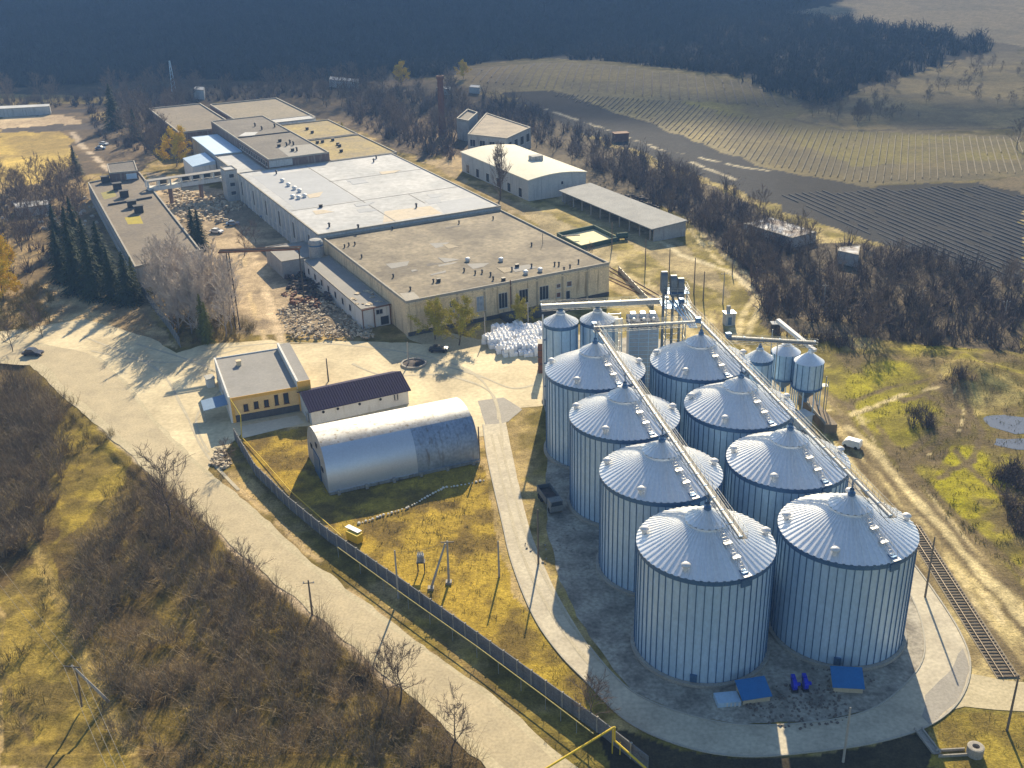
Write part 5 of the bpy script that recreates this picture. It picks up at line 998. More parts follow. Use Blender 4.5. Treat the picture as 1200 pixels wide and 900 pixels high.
m.build('kerb', conc, t); m = MB(); m.bar(a+Vector((0, 0, .05)), b_+Vector((0, 0, .05)), .8, .06); m.build('channel_bed', stain_m, t)
def hood(P, z0, z1, fr, label, rzz):
    c = Vector(G(*P)); t = thing('tunnel_hood', label, 'hood', c, 'blue hoods at the silo tunnels'); ca_, sa_ = math.cos(rzz), math.sin(rzz); f_ = lambda x, y: (c.x+x*ca_-y*sa_, c.y+x*sa_+y*ca_)
    m = MB(); pts = [(*f_(-2, -1.1), z0), (*f_(2, -1.1), z0), (*f_(2, 1.6), z1), (*f_(-2, 1.6), z1)]; m.poly(pts); m.poly([(x, y, z-.1) for x, y, z in pts][::-1])
    for i in range(4): a, b_ = pts[i], pts[(i+1) % 4]; m.poly([(a[0], a[1], a[2]-.1), (b_[0], b_[1], b_[2]-.1), b_, a])
    m.build('hood_roof', blue_p, t); m = MB(); m.prism([f_(-1.8, -.95), f_(1.8, -.95), f_(1.8, 1.4), f_(-1.8, 1.4)], 0, z0-.12, z1s=[z0-.12, z0-.12, z1-.2, z1-.2]); m.build('hood_wall', mat('hood_front', (.50, .42, .30), scale=1, amt=.15), t)
hood((883, 818), .9, 1.9, 1, 'small blue lean-to hood in front of the nearest left-row silo', .18)
hood((992, 806), .9, 2.1, 1, 'small blue lean-to hood in front of the nearest right-row silo', -.12)
for x, y, l_ in ((930, 808, 'royal blue centrifugal fan, the left of the pair between the front silos'), (943, 807, 'royal blue centrifugal fan, the right of the pair between the front silos')):
    g = Vector(G(x, y)); t = thing('blue_fan', l_, 'fan', g, 'blue fans between the front silos'); m = MB(); m.tube((g.x-.25, g.y, .85), (g.x+.25, g.y, .85), .75, n=20); m.box((g.x, g.y+.65, 1.3), (.5, .7, .75)); m.build('volute', blue_v, t); m = MB(); m.box((g.x, g.y, .12), (.8, 1.5, .24)); m.build('base', black_st, t); m = MB(); m.tube((g.x+.25, g.y, .85), (g.x+.75, g.y, .85), .25, n=12); m.build('motor', blue_v, t)
t = thing('steel_grate', 'grey louvred steel box beside the left blue hood', 'steel box', G(852, 822)); g = Vector(G(852, 822)); m = MB(); m.box((g.x, g.y, .35), (3.0, 2.0, .7), .1); m.build('box', galv, t); m = MB(); [m.box((g.x-1.2+i*.5, g.y-1.03, .35), (.2, .06, .6), .1) for i in range(6)]; m.build('slat', galv_bright, t)
clod_m = mat('clods', (.20, .175, .15), (.12, .10, .09), scale=1, amt=.3)
def litter(n, cx, cy, r_, label, m_=clod_m, s=(.12, .42)):
    g = Vector(G(cx, cy)); m = MB()
    for i in range(n): a = random.random()*6.28; q = r_*random.random()**.5; z = random.uniform(*s); m.box((g.x+math.cos(a)*q*1.3, g.y+math.sin(a)*q*.8, z*.25), (z, z*random.uniform(.5, 1), z*.6), random.random()*3, top=random.uniform(.5, .9))
    o = m.build('rubble_scatter', m_); tag(o, label, 'rubble', kind='stuff'); return o
litter(220, 935, 828, 5.0, 'dark clods and rubble scattered between the two front silos')
litter(260, 215, 245, 16, 'scrap and broken slabs lying about the courtyard below the footbridge', rubble_m, (.3, 1.2))
litter(140, 60, 250, 26, 'pale litter among the bare trees of the left park', stone_m, (.4, 1.4))
litter(60, 985, 795, 3.5, 'dark rubble beside the nearest right silo')
litter(70, 700, 640, 9, 'clods scattered on the dirt left of the silos', stain_m, (.15, .4))
# rubble heaps by the annex
def heap(pts, hmax, n, label, m_, s=(.4, 1.4)):
    W = [Vector(G(*p)) for p in pts]; xs = [v.x for v in W]; ys = [v.y for v in W]; m = MB(); k = 0; cx_, cy_ = sum(xs)/len(xs), sum(ys)/len(ys)
    while k < n:
        x, y = random.uniform(min(xs), max(xs)), random.uniform(min(ys), max(ys))
        if not inpoly(np.array([x]), np.array([y]), W)[0]: continue
        z = random.uniform(0, hmax)*(.3+.9*float(vn(x, y, 3, 9))); q = random.uniform(*s); k += 1
        n0 = len(m.v); m.box((x, y, z), (q, q*random.uniform(.3, .9), q*random.uniform(.2, .6)), random.random()*3, top=random.uniform(.4, 1))
    o = m.build('rubble_heap', m_); tag(o, label, 'rubble', kind='stuff')
heap([(325, 365), (375, 352), (435, 375), (438, 398), (340, 398)], 1.3, 1300, 'pale broken concrete rubble heaped in front of the annex', rubble_m, (.25, .95))
heap([(325, 300), (352, 300), (400, 350), (385, 360), (340, 345)], 2.2, 420, 'dark scrap heap in the shade of the annex', scrap_m)
heap([(330, 345), (365, 350), (380, 365), (345, 362)], 1.6, 120, 'rust-brown scrap pile between the dark heap and pale rubble', rust)
heap([(690, 228), (755, 232), (775, 250), (710, 246)], 1.4, 220, 'dark scrap and machinery heap in the shade of the warehouse', scrap_m, (.6, 2))
heap([(190, 222), (262, 230), (272, 262), (215, 262)], 1.3, 260, 'grey debris strewn below the footbridge', rubble_m, (.5, 2))
heap([(255, 525), (265, 530), (272, 545), (262, 550), (245, 545)], .6, 160, 'pale stones piled at the road corner by the fence end', rubble_m, (.25, .8))
# white stones marking a line
sp = [(420, 614), (450, 604), (476, 596), (498, 584), (520, 572), (545, 568), (572, 562)]; W = [Vector(G(*p)) for p in sp]; st0 = None; k = 0
for a, b_ in zip(W, W[1:]):
    n = max(2, int((b_-a).length/.62))
    for i in range(n):
        p = a.lerp(b_, i/n)+Vector((random.uniform(-.1, .1), random.uniform(-.1, .1), 0))
        if st0 is None:
            m = MB(); m.lathe([(.3, 0), (.33, .14), (.2, .3), (.01, .33)], (p.x, p.y, 0), 7); st0 = m.build('white_stone', mat('white_stone', (.78, .74, .64), scale=3, amt=.15)); st0.data.transform(Matrix.Translation((-p.x, -p.y, 0))); st0.location = p
            tag(st0, 'white painted stone in the line crossing the grass below the arched hangar', 'stone', 'white stones in a line across the grass')
        else: copy_tree(st0, p, random.random()*6, random.uniform(.45, .85))
# bulk bags
bg0 = None; W = [Vector(G(*p)) for p in ((566, 402), (590, 419), (638, 417), (640, 386), (600, 383), (580, 389))]; rzb = .2
def bagpos():
    c_, s_ = math.cos(rzb), math.sin(rzb); out = []
    for layer, step in ((0, 1.1), (1, 1.1)):
        for i in range(-14, 15):
            for j in range(-14, 15):
                x = W[2].x-6+(i*c_-j*s_)*step; y = W[2].y+4+(i*s_+j*c_)*step
                if not inpoly(np.array([x]), np.array([y]), W)[0]: continue
                if layer and min((Vector((x, y, 0))-((W[q]+W[(q+1) % 6])/2)).length for q in range(6)) < 2.0: continue
                if layer and random.random() < .08: continue
                out.append((x+random.uniform(-.1, .1), y+random.uniform(-.1, .1), layer*1.05))
    return out
for x, y, z in bagpos():
    if bg0 is None:
        m = MB(); m.box((0, 0, .5), (1.08, 1.08, 1.0), 0, top=.96); m.lathe([(.42, 1.0), (.18, 1.14), (.22, 1.3)], n=8)
        bg0 = m.build('bulk_bag', bag_m); bv = bg0.modifiers.new('b', 'BEVEL'); bv.width = .16; bv.segments = 2
        bg0.location = (x, y, z); tag(bg0, 'white bulk bag in the heap beside the yard and the slim silos', 'bulk bag', 'white bulk bags heaped beside the yard')
    else: copy_tree(bg0, (x, y, z), random.uniform(-.2, .2)+rzb, (random.uniform(.95, 1.08), random.uniform(.95, 1.08), random.uniform(.85, 1.12)))

# ------------------------------------------------------------------ railway
ra, rb = Vector(G(1182, 795)), Vector(G(1083, 640)); d = nrm(ra-rb); d.z = 0; nn = Vector((d.y, -d.x, 0)); st = rb-d*6; en = ra
t = thing('railway_track', 'worn railway track with wooden sleepers running past the right side of the silos', 'railway track', (ra.x, ra.y, 0))
bm1 = MB(); Lr = (en-st).length
bm1.prism([(st+nn*1.5)[:2], (en+nn*1.5)[:2], (en-nn*1.5)[:2], (st-nn*1.5)[:2]], -.02, .045); bm1.build('ballast', mat('ballast', (.30, .255, .18), (.2, .165, .11), scale=.6, amt=.3, fine=5, world=True), t)
m = MB(); n = int(Lr/.68)
for i in range(n): p = en-d*(i*.68+.3); m.box((p.x, p.y, .09), (.26, 2.6, .12), math.atan2(d.y, d.x))
o = m.build('sleepers', mat('sleeper_wood', (.14, .105, .07), (.09, .07, .05), scale=2, amt=.3), t); o['kind'] = 'stuff'
for s in (-.76, .76): m = MB(); m.bar(st+nn*s+Vector((0, 0, .21)), en+nn*s+Vector((0, 0, .21)), .09, .16); m.build('rail', mat('rail', (.33, .27, .2), rough=.5, metal=.4, scale=2), t)
ra, rb = Vector(G(770, 365)), Vector(G(722, 318)); 
for k, (p, q) in enumerate((((722, 330), (770, 352)), ((719, 318), (766, 345)))):
    a, b_ = Vector(G(*p)), Vector(G(*q)); dd = nrm(b_-a); nn2 = Vector((dd.y, -dd.x, 0)); t = thing('railway_siding', ('front' if k == 0 else 'rear')+' siding rails behind the upper conveyor beside the beige hall', 'railway track', a)
    for s in (-.76, .76): m = MB(); m.bar(a-dd*14+nn2*s+Vector((0, 0, .1)), b_+dd*12+nn2*s+Vector((0, 0, .1)), .12, .16); m.build('rail', rust, t)

# ------------------------------------------------------------------ vehicles
def car(loc, rz, paint, label, L=4.3, Wd=1.75, Hh=1.45, van=False, group='parked cars'):
    t = thing('parked_car', label, 'car' if not van else 'van', loc, group); t.rotation_euler = (0, 0, rz)
    prof = [(-L/2, .35), (-L/2+.05, .85), (-L*.28, .95), (L*.33, .95), (L/2-.05, .8), (L/2, .35)] if not van else [(-L/2, .35), (-L/2, 1.5), (L*.3, 1.5), (L/2-.1, 1.0), (L/2, .35)]
    m = MB(); k = len(prof)
    for s in (-1, 1):
        pts = [(x, s*Wd/2, z) for x, z in prof]; m.poly(pts if s < 0 else pts[::-1])
    for i in range(k): a, b_ = prof[i], prof[(i+1) % k]; m.poly([(a[0], Wd/2, a[1]), (b_[0], Wd/2, b_[1]), (b_[0], -Wd/2, b_[1]), (a[0], -Wd/2, a[1])])
    o = m.build('body', paint, t, local=True)
    m = MB(); cb_ = [(-L*.36, .94), (-L*.26, Hh-.04), (L*.08, Hh-.02), (L*.24, .94)] if not van else [(-L/2+.1, 1.5), (-L/2+.15, Hh+.4), (L*.2, Hh+.4), (L*.34, 1.5)]
    for s in (-1, 1): pts = [(x, s*Wd*.45, z) for x, z in cb_]; m.poly(pts if s < 0 else pts[::-1])
    for i in range(4): a, b_ = cb_[i], cb_[(i+1) % 4]; m.poly([(a[0], Wd*.45, a[1]), (b_[0], Wd*.45, b_[1]), (b_[0], -Wd*.45, b_[1]), (a[0], -Wd*.45, a[1])])
    m.build('glasshouse', glass if not van else paint, t, local=True)
    m = MB(); m.box(((cb_[1][0]+cb_[2][0])/2, 0, cb_[1][1]+.02), (cb_[2][0]-cb_[1][0], Wd*.84, .05)); m.build('roof', paint, t, local=True)
    for x in (-L*.31, L*.31):
        for s in (-1, 1): m = MB(); m.tube((x, s*(Wd/2-.2), .33), (x, s*(Wd/2+.02), .33), .33, n=14); m.build('wheel', tyre_m, t, local=True)
    for s in (-1, 1): m = MB(); m.box((L/2-.02, s*Wd*.36, .68), (.08, .3, .14)); m.build('headlight', frame_w, t, local=True)
    return t
g = G(39, 416); car((g[0], g[1], .022), -.15, paint_dk, 'dark blue hatchback on the main road at the left edge', 4.6, 1.9, 1.6)
g = G(514, 412); car((g[0], g[1], .02), -.1, paint_dk, 'black car parked near the yellow-green trees in the yard', 4.3)
g = G(998, 524); car((g[0], g[1], .05), 2.5, paint_w, 'small white van parked right of the silos by the tracks', 3.2, 1.7, 1.2, van=True)
for x, y, l_, p_ in [(712, 232, 'grey car parked in the shade of the warehouse', paint_g), (722, 233, 'dark car among the scrap by the warehouse', paint_dk), (746, 243, 'pale car parked in front of the open shed', paint_w), (273, 264, 'pale blue car beside the white-roofed hall', paint_b), (122, 170, 'small pale car beside the far left lane', paint_w), (118, 175, 'small blue-grey car behind the far left lane', paint_b), (254, 273, 'white car near the bare tree in the courtyard', paint_w), (313, 255, 'blue car tucked against the white-roofed hall', paint_b)]:
    g = at(x, y); car((g.x, g.y, max(g.z, 0)), random.uniform(-.6, .6), p_, l_)
# dump truck
g = Vector(G(645, 592)); t = thing('dump_truck', 'grey dump truck with dark tipper bed parked beside the left silo row', 'truck', (g.x, g.y, .02)); t.rotation_euler = (0, 0, R(-72))
m = MB(); m.box((2.3, 0, 1.45), (1.7, 2.3, 1.9), top=.92); m.build('cab', mat('truck_grey', (.24, .25, .25), scale=1), t, local=True)
m = MB(); m.box((2.95, 0, 1.95), (.5, 2.0, .7), top=.8); m.build('windscreen', glass, t, local=True)
m = MB()
for s in (-1, 1): m.box((-1.1, s*1.15, 1.7), (4.6, .1, 1.1))
for s in (-3.35, 1.15): m.box((s, 0, 1.7), (.1, 2.2, 1.1))
m.build('tipper_bed', mat('truck_bed_grey', (.16, .17, .18), scale=1), t, local=True); m = MB(); m.box((-1.1, 0, 1.45), (4.4, 2.2, .3)); m.build('bed_load', scrap_m, t, local=True)
m = MB(); m.box((-.3, 0, .75), (6.4, 1.0, .3)); m.build('chassis', black_st, t, local=True)
for x in (2.3, -1.6, -2.7):
    for s in (-1, 1): m = MB(); m.tube((x, s*.85, .5), (x, s*1.15, .5), .5, n=16); m.build('wheel', tyre_m, t, local=True)
# small kiosk near the right poles
g = Vector(G(854, 380)); t = thing('transformer_kiosk', 'small grey-white kiosk with a stack on top right of the elevator tower', 'kiosk', g); m = MB(); m.box((g.x, g.y, 1.5), (2.4, 2.0, 3.0), .2); m.build('body', white_pan, t); m = MB(); m.box((g.x, g.y, 3.06), (2.8, 2.4, .12), .2); m.build('roof', galv_bright, t); m = MB(); m.box((g.x-.3, g.y, 3.9), (.8, .8, 1.6), .2); m.build('stack', grey_w, t); m = MB(); m.box((g.x, g.y-1.03, 1.2), (.9, .06, 1.9), .2); m.build('door', galv_dark, t)
g = Vector(G(908, 390)); t = thing('dark_hut', 'small dark hut with pale lid at the foot of the sandy mound', 'hut', g); m = MB(); m.box((g.x, g.y, 1.2), (1.8, 1.8, 2.4)); m.build('wall', black_st, t); m = MB(); m.box((g.x, g.y, 2.46), (2.1, 2.1, .12)); m.build('roof', roof_pale, t)
# far farm sheds at the left edge
for P, h_, l_ in [(((-30, 139), (60, 134), (60, 131), (-30, 135)), 4, 'long grey farm shed at the far left edge beyond the meadow'), (((512, 110), (527, 112), (529, 108), (514, 106)), 3, 'bright white far shed just right of the chimney'), (((550, 109), (562, 110), (563, 106), (552, 105)), 3, 'small white far shed on the edge of the vineyard'), (((228, 116), (240, 117), (241, 113), (230, 112)), 5, 'small white far house in the trees behind the factory end'), (((386, 102), (420, 104), (421, 100), (388, 98)), 4, 'pale far building behind the bare trees'), (((20, 255), (60, 250), (58, 244), (18, 248)), 3, 'low white-roofed greenhouse among the bare trees at the left')]:
    W = [at(*p) for p in P]; block('far_shed', l_, 'shed', [(v.x, v.y) for v in W], W[0].z+h_, white_pan, roof_pale, .1, .2, z0=min(v.z for v in W)-1)
g = at(204, 108); t = thing('lattice_mast', 'thin pale lattice mast at the foot of the dark wood', 'mast', g); m = MB(); [m.bar((g.x+q, g.y, g.z), (g.x+q*.2, g.y, g.z+17), .3) for q in (-1.2, 1.2)]; [m.bar((g.x-1.1+z*.06, g.y, g.z+z), (g.x+1.1-z*.06, g.y, g.z+z+1.5), .15) for z in range(1, 15, 2)]; m.build('mast', galv, t)
p = at(727, 165); t = thing('red_hut', 'small dull red hut above the bare thicket beside the ploughed field', 'hut', p); m = MB(); m.box((p.x, p.y, 1.5), (6, 4, 3.6), .2); m.build('wall', brick, t); m = MB(); m.box((p.x, p.y, 3.4), (6.5, 4.5, .2), .2); m.build('roof', rust, t)

# ------------------------------------------------------------------ plants
def tri_branch(V, T, a, b, r0, r1):
    d = b-a; l = np.linalg.norm(d); d = d/max(l, 1e-6); x = np.cross(d, [0.3, .2, 1]); x /= max(np.linalg.norm(x), 1e-6); y = np.cross(d, x); n = len(V)
    for p, r_ in ((a, r0), (b, r1)):
        for i in range(3): t = 2.094*i; V.append(p+x*math.cos(t)*r_+y*math.sin(t)*r_)
    for i in range(3): T.append((n+i, n+(i+1) % 3, n+3+(i+1) % 3, n+3+i))
def gen_tree(H, spread, lv=3, up=.55, seed=0, kids=(9, 5, 4), r0=.2, thin=.03, start=.2, columnar=False):
    rs = np.random.default_rng(seed); TV, TT_, CV, CT = [], [], [], []
    p = np.array([0., 0, -.2]); pts = [p]; n = 7
    for i in range(n): p = p+np.array([rs.normal(0, .02*H), rs.normal(0, .02*H), H*.85/n+.03]); pts.append(p)
    for i in range(n): tri_branch(TV, TT_, pts[i], pts[i+1], r0*(1-i/n*.85), r0*(1-(i+1)/n*.85))
    def rec(a, d, l, r_, k):
        b = a+d*l; mid = a+d*l*.5+rs.normal(0, .05*l, 3); tri_branch(CV, CT, a, mid, r_, r_*.75); tri_branch(CV, CT, mid, b, r_*.75, max(thin*.6, r_*.4))
        if k >= lv: return
        for j in range(kids[min(k, len(kids)-1)]):
            u = rs.uniform(.25, 1.); q = a+(b-a)*u; nd = d+rs.normal(0, .55, 3)+np.array([0, 0, up*.5]); nd /= np.linalg.norm(nd); rec(q, nd, l*rs.uniform(.4, .65), max(thin, r_*.5), k+1)
    for i in range(kids[0]+4):
        u = start+(1-start)*(i+rs.random())/(kids[0]+4); j = min(int(u*n), n-1); q = pts[j]+(pts[j+1]-pts[j])*(u*n-j); az = i*2.4+rs.random()
        el = up+.5*u if not columnar else 1.25; d = np.array([math.cos(az)*math.cos(el), math.sin(az)*math.cos(el), math.sin(el)])
        rec(q, d, spread*(1.05-.55*u)*rs.uniform(.8, 1.2), max(thin, r0*.4*(1.1-u)), 1)
    return (np.array(TV), np.array(TT_)), (np.array(CV), np.array(CT))
def leafs(c, n, s, seed, shape=1.):
    rs = np.random.default_rng(seed); k = rs.integers(0, len(c), n); P = c[k]+rs.normal(0, s*1.6, (n, 3)); a = rs.normal(0, 1, (n, 3)); a /= np.linalg.norm(a, axis=1)[:, None]; b = np.cross(a, rs.normal(0, 1, (n, 3))); b /= np.linalg.norm(b, axis=1)[:, None]
    z = s*rs.uniform(.5, 1.1, (n, 1)); V = np.stack([P-a*z, P+b*z*.7, P+a*z, P-b*z*.7], 1).reshape(-1, 3); return V, np.arange(4*n).reshape(-1, 4)
PROTO = {}
def proto(name, kind, trunk, crown, tm, cm, leaves=None, lm=None):
    t = bpy.data.objects.new(name, None); o1 = npmesh('trunk', *trunk, tm); o2 = npmesh('crown', *crown, cm); parts = [o1, o2]
    if leaves: parts.append(npmesh('foliage', *leaves, lm))
    for o in parts: COL.objects.unlink(o)
    PROTO[name] = PROTO.get(name, []) + [[o.data for o in parts]]
    bpy.data.objects.remove(t)
    for o in parts: bpy.data.objects.remove(o)
names = ['trunk', 'crown', 'foliage']
def plant(kind, name, loc, s, label, cat='tree', group=None, sz=None, variant=None):
    ps = PROTO[kind]; p = ps[variant if variant is not None else random.randrange(len(ps))]
    t = thing(name, label, cat, loc, group, random.random()*6.28); t.scale = (s, s, s*(sz or 1))
    for n, me in zip(names, p): o = bpy.data.objects.new(n, me); COL.objects.link(o); o.parent = t
    return t
for i in range(4): a, b_ = gen_tree(10, 4.2, 3, .5, 20+i, (9, 7, 5), .2, .028); proto('bare', 0, a, b_, bark, twig)
for i in range(3): a, b_ = gen_tree(13, 4.0, 3, .75, 40+i, (12, 8, 5), .2, .035, .12); proto('birch', 0, a, b_, bark_b, twig_b)
a, b_ = gen_tree(18, 7, 3, 1.2, 50, (22, 7, 4), .35, .045, .06, True); proto('poplar', 0, a, b_, bark, twig)
for i in range(3):
    a, b_ = gen_tree(9, 3.6, 3, .45, 60+i, (10, 5, 3), .2, .03, .15); proto('willow', 0, a, b_, bark, twig_o, leafs(b_[0], 9000, .15, 61+i), leaf_y); proto('catkin', 0, a, b_, bark, twig_o, leafs(b_[0], 9000, .17, 66+i), leaf_o)
def spruce(H, W_, seed):
    rs = np.random.default_rng(seed); V = []; T_ = []; TV = []; TT_ = []
    tri_branch(TV, TT_, np.array([0., 0, -.2]), np.array([0, 0, H*.98]), .22, .03)
    n = 0
    for z in np.arange(H*.07, H*.98, H*.021):
        rr = W_*(1-z/H)**.85*rs.uniform(.85, 1.12)+.15; k = int(8+rr*4)
        for j in range(k):
            az = rs.random()*6.28; l = rr*rs.uniform(.6, 1.15); c, s = math.cos(az), math.sin(az); zz = z+rs.normal(0, .12)
            for q in range(4):
                u0 = q/4; r0_, r1_ = l*u0, l*(u0+.36); dz0, dz1 = -.35*r0_*.9, -.35*r1_*.9-.05; wq = (.34*(1-u0)+.12)*(.6+rr*.16)
                a2 = az+rs.normal(0, .25); c2, s2 = math.cos(a2), math.sin(a2); tw = rs.normal(0, .3)
                V += [(c*r0_-s*wq*.5, s*r0_+c*wq*.5, zz+dz0+tw*.2), (c*r0_+s*wq*.5, s*r0_-c*wq*.5, zz+dz0-tw*.2), (c2*r1_, s2*r1_, zz+dz1-.12)]; T_.append((n, n+1, n+2)); n += 3
    return (np.array(TV), np.array(TT_)), (np.array(V), np.array(T_))
for i in range(3): a, b_ = spruce(13, 4.0, 80+i); proto('spruce', 0, a, b_, bark, needle)
a, b_ = spruce(11, 2.1, 90); proto('pine', 0, a, b_, bark, needle_o)
# spruces
GS = 'dark spruces in the row left of the factory'
for i, (x, y, s) in enumerate([(74, 330, 1.0), (92, 342, 1.25), (112, 350, 1.2), (134, 352, 1.0), (152, 356, .95), (86, 308, 1.2), (106, 322, 1.15), (70, 296, .95), (90, 286, 1.0), (124, 335, 1.1)]):
    g = at(x, y); plant('spruce', 'spruce_tree', g, s*random.uniform(1.05, 1.4), 'dark green spruce in the dense row left of the factory', group=GS, sz=random.uniform(.9, 1.15))
for x, y, s, l_ in [(236, 292, .95, 'dark green spruce alone in the factory courtyard, left of the pair'), (228, 286, .9, 'dark green spruce alone in the factory courtyard, right of the pair'), (135, 150, 1.6, 'tall dark spruce far behind beside the field lane'), (160, 165, 1.1, 'bluish spruce far behind the long building'), (90, 205, .9, 'small dark spruce near the end of the long building')]: plant('spruce', 'spruce_tree', at(x, y), s, l_)
for x, y, s, l_ in [(240, 398, 1.0, 'olive-green conifer at the front of the birch grove, left one'), (245, 402, .9, 'olive-green conifer at the front of the birch grove, right one'), (160, 350, 1.0, 'olive conifer at the right end of the spruce row')]: plant('pine', 'conifer_tree', at(x, y), s*1.05, l_)
GB = 'pale birches in the grove beside the courtyard'
for i in range(44):
    x = random.uniform(176, 272); y = random.uniform(max(318, 330+(x-176)*.3 if x > 215 else 330), 398 if x > 205 else 345+(x-176)*1.4)
    g = at(x, y); plant('birch', 'birch_tree', g, random.uniform(.95, 1.35), 'pale leafless birch in the grove between the courtyard and the concrete wall', group=GB)
for x, y, s, l_ in [(286, 300, .9, 'leafless tree in the courtyard near the pipe rack'), (300, 285, .7, 'small leafless tree beside the white-roofed hall'), (15, 412, .75, 'small bare tree at the left edge of the road near the dark hatchback'), (198, 620, 1.35, 'tall bare tree at the road edge above the lower thicket'), (268, 545, .55, 'small bare shrub tree at the end of the concrete fence'), (290, 690, .75, 'bare young tree at the road edge in the lower thicket'), (455, 815, .75, 'bare sapling beside the road, left of a pair'), (468, 825, .9, 'bare sapling beside the road, right of a pair'), (530, 880, .8, 'bare sapling by the road near the lower edge'), (697, 850, .75, 'bare tree between the fence and the ring road'), (232, 640, .8, 'slender bare tree beside the tallest roadside tree'), (50, 395, .6, 'bare bush tree left of the pale bare ground'), (42, 385, .7, 'bare bushy tree behind the roadside at the left'), (690, 305, .5, 'small bare tree beside the green walled basin'), (1012, 415, .8, 'leafless tree at the edge of the green patch'), (1192, 175, 1.2, 'dark bare tree at the far right edge of the hillside')]: plant('bare', 'bare_tree', at(x, y), s, l_)
for x, y, s, l_ in [(510, 398, 1.05, 'yellow-green willow left of the pair in front of the beige hall'), (538, 405, 1.1, 'yellow-green willow right of the pair in front of the beige hall'), (611, 382, .75, 'small yellow-green willow behind the white bags'), (400, 160, .6, 'yellowish bush tree on the far side of the factory')]: plant('willow', 'willow_tree', at(x, y), s, l_)
for x, y, s, l_ in [(6, 325, 1.3, 'bright yellow flowering tree at the left edge, upper one'), (4, 352, 1.1, 'bright yellow flowering tree at the left edge, lower one'), (207, 195, 1.5, 'orange-yellow tree behind the footbridge'), (20, 345, .5, 'yellow-tinged bush tree beside the yellow trees'), (470, 100, 1.3, 'orange-yellow bush mass on the edge of the vineyard'), (543, 92, 1.0, 'orange-brown shrub tree at the left end of the vineyard')]: plant('catkin', 'yellow_tree', at(x, y), s, l_)
plant('poplar', 'poplar_tree', at(586, 234), 1.0, 'tall narrow leafless poplar in front of the cream-roofed warehouse')
def scatter(kind, name, P, n, s, label, group, cat='tree'):
    W = wp(P); xs = [v.x for v in W]; ys = [v.y for v in W]; k = 0
    while k < n:
        x, y = random.uniform(min(xs), max(xs)), random.uniform(min(ys), max(ys))
        if inpoly(np.array([x]), np.array([y]), W)[0]: plant(kind, name, (x, y, float(tz(x, y))), random.uniform(*s), label, cat, group); k += 1
scatter('bare', 'bare_tree', [(290, 118), (430, 100), (560, 118), (545, 150), (515, 185), (470, 170), (400, 130), (340, 122)], 60, (.8, 1.5), 'leafless tree in the bluish belt behind the factory around the chimney', 'bare trees behind the factory')
scatter('bare', 'bare_tree', [(140, 130), (230, 120), (215, 150), (205, 185), (170, 190), (140, 160)], 42, (.8, 1.4), 'leafless tree in the clump beyond the long building', 'bare trees beyond the long building')
scatter('bare', 'bare_tree', [(0, 222), (95, 205), (100, 280), (50, 300), (0, 290)], 48, (.6, 1.2), 'leafless tree in the park left of the long building', 'bare trees left of the long building')
scatter('bare', 'bare_tree', [(0, 118), (180, 105), (420, 96), (420, 104), (200, 118), (0, 130)], 40, (.9, 1.5), 'leafless tree in the hedge line at the foot of the dark wood', 'bare trees at the foot of the wood')
scatter('bare', 'bare_tree', [(620, 170), (760, 200), (880, 245), (960, 300), (1200, 350), (1200, 400), (1020, 395), (900, 370), (860, 300), (760, 235)], 85, (.6, 1.1), 'leafless tree in the thicket belt between silos and ploughed field', 'bare trees in the right thicket')
scatter('bare', 'bush', [(960, 132), (1030, 100), (1150, 66), (1200, 60), (1200, 150), (1000, 150)], 55, (.3, .7), 'dark leafless bush on the dry hillside at the upper right', 'bushes on the dry hillside', 'bush')
scatter('bare', 'bush', [(930, 122), (1060, 128), (1060, 142), (960, 145)], 26, (.45, .75), 'dark leafless bush in the row above the far vineyard', 'bushes above the far vineyard', 'bush')
# thickets, one mass each
def bush_arr(n, H, sp, wd, seed):
    rs = np.random.default_rng(seed); az = rs.random(n)*6.28; el = rs.uniform(.55, 1.5, n); l = H*rs.uniform(.5, 1.1, n); b0 = rs.normal(0, sp*.35, (n, 2))
    d = np.stack([np.cos(az)*np.cos(el), np.sin(az)*np.cos(el), np.sin(el)], 1); p0 = np.concatenate([b0, np.zeros((n, 1))], 1); p1 = p0+d*l[:, None]*.55+rs.normal(0, .12, (n, 3)); p2 = p1+(d+rs.normal(0, .25, (n, 3)))*l[:, None]*.5
    s = np.stack([-np.sin(az), np.cos(az), 0*az], 1)+rs.normal(0, .3, (n, 3)); s /= np.linalg.norm(s, axis=1)[:, None]; w_ = wd*rs.uniform(.6, 1.3, (n, 1))
    V = np.stack([p0-s*w_, p0+s*w_, p1-s*w_*.7, p1+s*w_*.7, p2-s*w_*.25, p2+s*w_*.25], 1).reshape(-1, 3)
    b = np.arange(n)[:, None]*6; T_ = np.concatenate([b+[0, 1, 3, 2], b+[2, 3, 5, 4]], 0); 
    # side twigs
    m = n*2; k = rs.integers(0, n, m); q0 = p1[k]+(p2[k]-p1[k])*rs.random((m, 1)); q1 = q0+(rs.normal(0, 1, (m, 3))*[.6, .6, .35]+[0, 0, .5])*H*.2; s2 = rs.normal(0, 1, (m, 3)); s2 /= np.linalg.norm(s2, axis=1)[:, None]
    V2 = np.stack([q0-s2*wd*.6, q0+s2*wd*.6, q1+s2*wd*.2, q1-s2*wd*.2], 1).reshape(-1, 3); T2 = np.arange(4*m).reshape(-1, 4)+len(V)
    return np.concatenate([V, V2]), np.concatenate([T_, T2])
